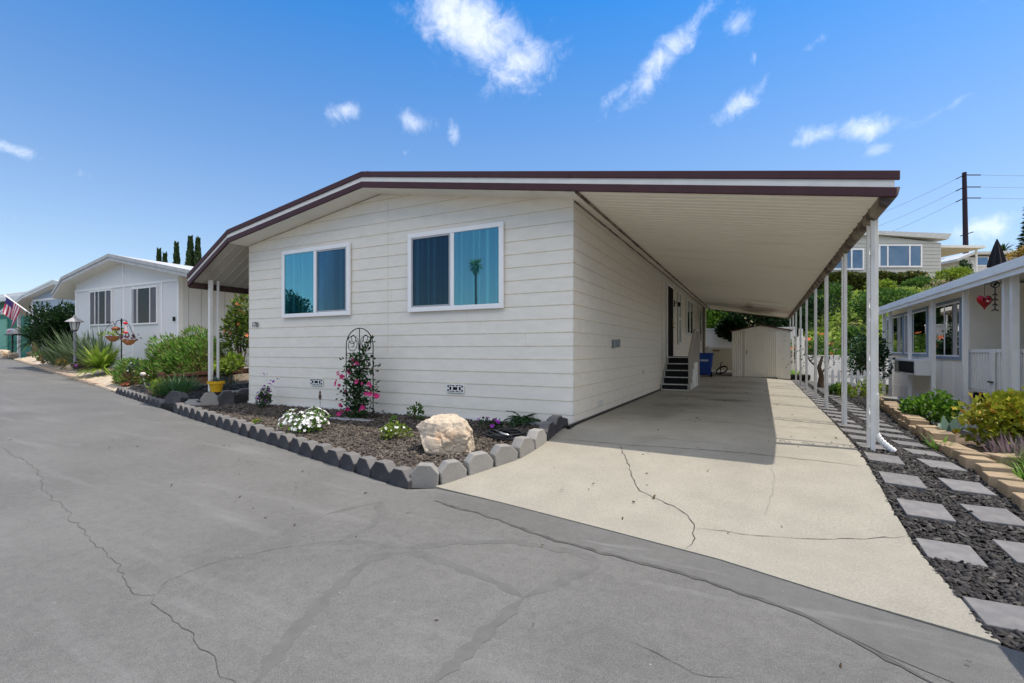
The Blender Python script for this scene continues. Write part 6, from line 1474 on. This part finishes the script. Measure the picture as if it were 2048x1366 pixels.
SH = [(1640, 640, 36, 62, 27.5, LH, 'broad dark shrub with bright top seen between the carport posts'), (1608, 600, 26, 70, 29, LH, 'dark shrub high behind the farthest carport posts'), (1672, 600, 30, 45, 30, LG, 'green shrub above the dark one seen right of the middle post'), (1728, 640, 32, 55, 26.5, LG, 'rounded mid green shrub right of the second post'), (1742, 690, 30, 75, 21, LH, 'dark tall shrub close behind the right neighbour roof end'), (1838, 584, 34, 28, 33, LG, 'round clipped bush on the slope below the hill house window'), (1790, 612, 48, 34, 29.5, LG, 'wide bright green bush just above the neighbour roof'), (1660, 680, 48, 40, 23, LB, 'bright leafy bush above the roses'), (1702, 668, 22, 40, 23.5, LG, 'mid green bush beside the second post on the slope'), (1760, 585, 30, 26, 32, LY, 'yellow green bush left of the round clipped bush'), (1900, 560, 40, 20, 33, LY, 'yellow green plants at the hill house corner'), (1960, 560, 55, 26, 30, LG, 'green bush below the black umbrella')]
for i, (px, py, hw, hgt, t, m_, lab) in enumerate(SH):
    u = t / 967; p = at(px, py, t); zb = hillz(p.x, p.y); r_ = hw * u; h_ = max(.5, hgt * u)
    bush('slope_shrub', lab, 'shrub', (p.x, p.y, min(p.z, zb + .3)), (r_, r_ * .9, h_ * .75), 900, .19, m_, 140 + i, lumps=16, raise_=.6, stems=4)
p = at(1640, 735, 18.6); flower_bush('rose_bush', 'rose bushes with large salmon orange blooms behind the low white wall', 'rose bush', (p.x - .1, 18.3, .3), (1.5, .7, .95), 1700, .12, LG, 160, PO, 0 + 16, .26, lumps=24, raise_=.6)
p = at(1738, 742, 15.0); bush('garden_shrub', 'dense dark shrub between the picket fence and the low white wall', 'shrub', (p.x, p.y, -.1), (.55, .5, 1.5), 1100, .12, LD, 163, lumps=18)
p = at(1715, 742, 16.2); bush('garden_shrub', 'leafy mid green shrub left of the dense dark one behind the picket fence', 'shrub', (p.x, p.y, -.1), (.5, .4, .95), 600, .12, LG, 164, lumps=14)
p = at(1692, 725, 17.8); bush('rose_bush', 'leafy green rose bush right of the blooming roses', 'rose bush', (p.x, 17.9, .2), (.7, .5, .8), 700, .11, LB, 161, lumps=14)
# hedge and trees behind the shed
hd = thing('clipped_hedge', 'long dark clipped hedge below the windows of the hill house', 'hedge', at(1745, 577, 34.3)); P = []; D = []; g = np.random.default_rng(9); n = 5200
for i in range(n):
    u, v, z = g.uniform(1560, 1856), g.uniform(0, 1.2), g.uniform(0, 1); f_ = g.integers(0, 3)
    if f_ == 0: v = 0
    elif f_ == 1: z = 1
    q = at(u, 577, 34.3) + ax * v; w_ = .08 * math.sin(u * .09) ; P.append((q.x, q.y, q.z - .1 + z * (1.12 + w_) + g.normal() * .04)); D.append((-ax.x * (f_ == 0) + g.normal() * .6, -ax.y * (f_ == 0) + g.normal() * .6, (f_ == 1) * 1.0 + g.normal() * .5 + .2))
V, Q = leaves(np.array(P), np.array(D), .22, .15); arrmesh('foliage', V, Q, leaf_mat('hedge_leaf', [(.015, .03, .008), (.04, .07, .012), (.10, .13, .02), (.14, .10, .02)]), hd)
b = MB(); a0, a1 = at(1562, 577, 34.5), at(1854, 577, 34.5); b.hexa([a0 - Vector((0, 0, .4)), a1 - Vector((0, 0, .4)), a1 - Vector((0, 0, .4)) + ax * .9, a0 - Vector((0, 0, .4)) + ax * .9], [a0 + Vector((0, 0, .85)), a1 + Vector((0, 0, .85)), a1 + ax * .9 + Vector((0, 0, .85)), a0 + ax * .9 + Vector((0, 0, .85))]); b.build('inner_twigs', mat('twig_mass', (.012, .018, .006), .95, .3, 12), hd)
for i, (px, t, z0, rx, rz, m_, lab) in enumerate([(1422, 27, .8, 1.5, 2.3, LB, 'bright green tree seen between house end and shed'), (1515, 25, 1.5, 2.0, 1.9, LH, 'dark broad tree behind the shed'), (1466, 24.5, 1.4, .75, .85, LH, 'round dark shrub behind the white wall'), (1575, 26, 1.6, 1.3, 1.3, LH, 'dark tree right of the shed roof'), (1560, 28.5, 2.2, 1.3, 2.0, LG, 'green tree beyond the shed under the carport edge')]):
    p = at(px, 650, t); bush('tree', lab, 'tree', (p.x, p.y, z0), (rx, rx * .8, rz), 3200, .2, m_, 170 + i, lumps=26, raise_=.62)

# ---------------------------------------------------------------- the hill house, pole, parasol
M_hh = mat('grey_green_siding', (.50, .505, .48), .6, .04, 5); M_hr = mat('hill_roof_edge', (.50, .51, .51), .6, .1, 5)
hhs = thing('hill_house', 'grey hill house with wide white framed blue windows above the hedge', 'house', at(1760, 556, 37))
def hl(px, py, v=0.0, t=36.5): return at(px, py, t) + ax * v
def hbox(b, px0, py0, px1, py1, v0, v1, t=36.5):
    A_, B_, C_, D_ = hl(px0, py1, v0, t), hl(px1, py1, v0, t), hl(px1, py0, v0, t), hl(px0, py0, v0, t); o_ = ax * (v1 - v0); b.hexa([A_, B_, B_ + o_, A_ + o_], [D_, C_, C_ + o_, D_ + o_]); return b
b = MB(); A_ = [hl(1560, 585), hl(1882, 585), hl(1882, 486), hl(1745, 470), hl(1560, 486)]; b.prism(A_, ax * 7); b.build('wall', M_hh, hhs)
ln = MB()
for k in range(11): hbox(ln, 1561, 487 + k * 7.2, 1881, 487.8 + k * 7.2, -.015, -.002)
ln.build('siding_line', mat('siding_shadow', (.27, .27, .25), .7, .05, 5), hhs)
r = MB(); r.prism([hl(1540, 487, -.3), hl(1745, 470.5, -.3), hl(1890, 480, -.3), hl(1896, 469, -.3), hl(1745, 463, -.3), hl(1540, 480, -.3)], ax * 7.6); r.build('roof', M_hr, hhs)
M_hgl = glass_mat('hill_glass', .10, (.35, .5, .65), rtint=(.5, .75, 1.0), fk=.4)
def hwin(px0, py0, px1, py1, splits):
    f_ = MB(); w_ = 3.2
    hbox(f_, px0, py0, px1, py0 + w_, -.08, -.003); hbox(f_, px0, py1 - w_, px1, py1, -.08, -.003); hbox(f_, px0, py0 + w_, px0 + w_, py1 - w_, -.079, -.003); hbox(f_, px1 - w_, py0 + w_, px1, py1 - w_, -.079, -.003)
    for s_ in splits: hbox(f_, s_ - 1.5, py0 + w_, s_ + 1.5, py1 - w_, -.078, -.003)
    wo = f_.build('window', M_vinyl, hhs); hbox(MB(), px0, py0, px1, py1, -.022, -.006).build('blind', mat('hill_blind', (.03, .11, .26), .7, .1, 5), wo); hbox(MB(), px0 + w_, py0 + w_, px1 - w_, py1 - w_, -.05, -.045).build('pane', M_hgl, wo)
hwin(1756, 489, 1843, 535, (1774, 1818)); hwin(1630, 497, 1727, 540, (1660, 1702))
b = MB(); A_ = [hl(1884, 487, .5), hl(1984, 488, .5), hl(1984, 493, .5), hl(1884, 492, .5)]; b.prism(A_, ax * 6); hc_ = thing('carport', 'low white flat carport roof right of the hill house', 'carport', hl(1935, 555, 2)); b.build('roof', M_fwhite, hc_)
MB().hexa([hl(1884, 556, 5.5), hl(1900, 556, 5.5), hl(1900, 556, 5.7), hl(1884, 556, 5.7)], [hl(1884, 493, 5.5), hl(1900, 493, 5.5), hl(1900, 493, 5.7), hl(1884, 493, 5.7)]).build('back_wall', mat('shaded_interior', (.05, .045, .05), .8, .1, 5), hc_)  # dark wall colour paints the shaded depth of this carport
b = MB()
for px in (1890, 1978): q = hl(px, 490, 1.0); b.box((q.x - .06, q.y - .06, hillz(q.x, q.y) - .2), (q.x + .06, q.y + .06, q.z))
b.build('post', M_ntrim, hc_)
fh = thing('hill_cottage', 'small white cottage with low roof seen beyond the hill carport', 'house', at(1975, 550, 44)); hbox(MB(), 1920, 514, 2090, 585, 0, 4, 44).build('wall', mat('cottage_white', (.66, .67, .68), .6, .04, 5), fh); b = MB(); b.prism([hl(1903, 520, -.6, 44), hl(1935, 506, -.6, 44), hl(2100, 502, -.6, 44), hl(2100, 508, -.6, 44), hl(1937, 511, -.6, 44), hl(1903, 525, -.6, 44)], ax * 5); b.build('roof', M_hr, fh)
for a_, c_ in ((1951, 1976), (2000, 2012)): f_ = MB(); hbox(f_, a_, 513, c_, 533, -.06, -.002, 44); wo = f_.build('window', M_vinyl, fh); hbox(MB(), a_ + 2, 515, c_ - 2, 530, -.08, -.062, 44).build('pane', M_hgl, wo)
p = at(1930, 550, 42); bush('vine_column', 'dark vine covered column at the hill cottage', 'vine', (p.x, p.y, p.z - .8), (.55, .5, 1.7), 500, .22, LD, 190, lumps=12, stems=2)
us = at(1994, 533, 28); up = at(1994, 478, 28); um = thing('patio_umbrella', 'closed black patio umbrella standing on the hillside', 'umbrella', (us.x, us.y, us.z))
MB().tube([(us.x, us.y, hillz(us.x, us.y)), up], .03, 8).build('pole', M_black, um); V = []; n = 16; prof = [(.40, 0), (.34, .35), (.24, .8), (.14, 1.2), (.05, 1.5), (.015, up.z - us.z)]
for r_, z in prof:
    for j in range(n): a = 2 * math.pi * j / n; rr = r_ * (1 + .16 * math.cos(8 * a)); V.append((us.x + rr * math.cos(a), us.y + rr * math.sin(a), us.z + z))
b = MB(); b.add(V, [(i * n + j, i * n + (j + 1) % n, (i + 1) * n + (j + 1) % n, (i + 1) * n + j) for i in range(5) for j in range(n)]); b.build('canopy', mat('black_canvas', (.012, .010, .016), .85, .1, 9), um)
T_ = 46.0; pp = at(1931, 480, T_); pt_ = at(1928.5, 345, T_); ut = thing('utility_pole', 'dark wooden utility pole with three pairs of insulators on the hill', 'utility pole', (pp.x, pp.y, 5)); MB().tube([(pp.x + .1, pp.y, 4.5), pt_], .24, 10, r2=.17).build('pole', mat('creosote', (.028, .018, .030), .9, .2, 9), ut)
ends = []
for i, y in enumerate((349, 373, 395)):
    b = MB(); q0, q1, q2 = at(1929, y + 1, T_), at(1912, y + 9, T_), at(1961, y + 1, T_); b.tube([q0, q1], .05, 6); b.tube([q0, q2], .05, 6); b.build('crossarm', M_black, ut); ends.append((q1, q2))
    w1, w2_ = at(1912, y + 9, T_), at(1640, y + 115, 75); w3 = at(2500, y - 22, 60)
    for nm, A1, B1, lab in (('power_line', q1, w2_, ['uppermost', 'middle', 'lowest'][i] + ' power line running from the pole down behind the carport'), ('power_line', q2, w3, ['uppermost', 'middle', 'lowest'][i] + ' power line running right from the utility pole')):
        pts = [A1.lerp(B1, k / 12) - Vector((0, 0, 1.2 * (k / 12) * (1 - k / 12) * 4 * .5)) for k in range(13)]; tag(MB().tube(pts, .014, 4).build(nm, mat('wire_grey', (.14, .14, .16), .6, .1, 5)), lab, 'power line')
MB().tube([at(1921, 472, T_), at(1946, 464, T_)], .05, 6).build('crossarm', M_black, ut)
p = at(2062, 500, 48); cf = thing('conifer_tree', 'dark conifer cut by the right picture edge on the hill', 'conifer', (p.x, p.y, 5.5)); MB().tube([(p.x, p.y, 5), (p.x, p.y, 16)], .2, 8, r2=.04).build('trunk', MATS['bark'], cf); n = 2200; g = np.random.default_rng(3); z = g.uniform(0, 1, n); a = g.uniform(0, 6.28, n); tier = (1 - z) * 1.9 * (.55 + .45 * np.abs(np.sin(z * 26))); rr = tier * g.uniform(.2, 1, n) ** .6
V, Q = leaves(np.stack([p.x + rr * np.cos(a), p.y + rr * np.sin(a), 6 + z * 10 - rr * .25], 1), np.stack([np.cos(a), np.sin(a), g.normal(0, .2, n) - .1], 1), .45, .12); arrmesh('crown', V, Q, LH, cf)
p = at(2050, 512, 40); bush('autumn_shrub', 'orange yellow shrub below the conifer at the right edge', 'shrub', (p.x, p.y, p.z - .8), (1.2, 1, 1.2), 700, .22, leaf_mat('autumn_leaf', [(.35, .16, .03), (.42, .28, .04), (.14, .16, .02)]), 195, lumps=14)
p = at(2008, 500, 70); pd = thing('fan_palm', 'tiny far fan palm beyond the umbrella on the hill', 'palm', (p.x, p.y, 6)); MB().tube([(p.x, p.y, 5), (p.x, p.y, p.z)], .2, 6).build('trunk', MATS['bark'], pd); V, Q = blades(60, (p.x, p.y, p.z), .1, 1.7, .18, 197, (-.6, 1.3), .7, 4); arrmesh('frond', V, Q, LD, pd)
# across the street, seen in the window glass
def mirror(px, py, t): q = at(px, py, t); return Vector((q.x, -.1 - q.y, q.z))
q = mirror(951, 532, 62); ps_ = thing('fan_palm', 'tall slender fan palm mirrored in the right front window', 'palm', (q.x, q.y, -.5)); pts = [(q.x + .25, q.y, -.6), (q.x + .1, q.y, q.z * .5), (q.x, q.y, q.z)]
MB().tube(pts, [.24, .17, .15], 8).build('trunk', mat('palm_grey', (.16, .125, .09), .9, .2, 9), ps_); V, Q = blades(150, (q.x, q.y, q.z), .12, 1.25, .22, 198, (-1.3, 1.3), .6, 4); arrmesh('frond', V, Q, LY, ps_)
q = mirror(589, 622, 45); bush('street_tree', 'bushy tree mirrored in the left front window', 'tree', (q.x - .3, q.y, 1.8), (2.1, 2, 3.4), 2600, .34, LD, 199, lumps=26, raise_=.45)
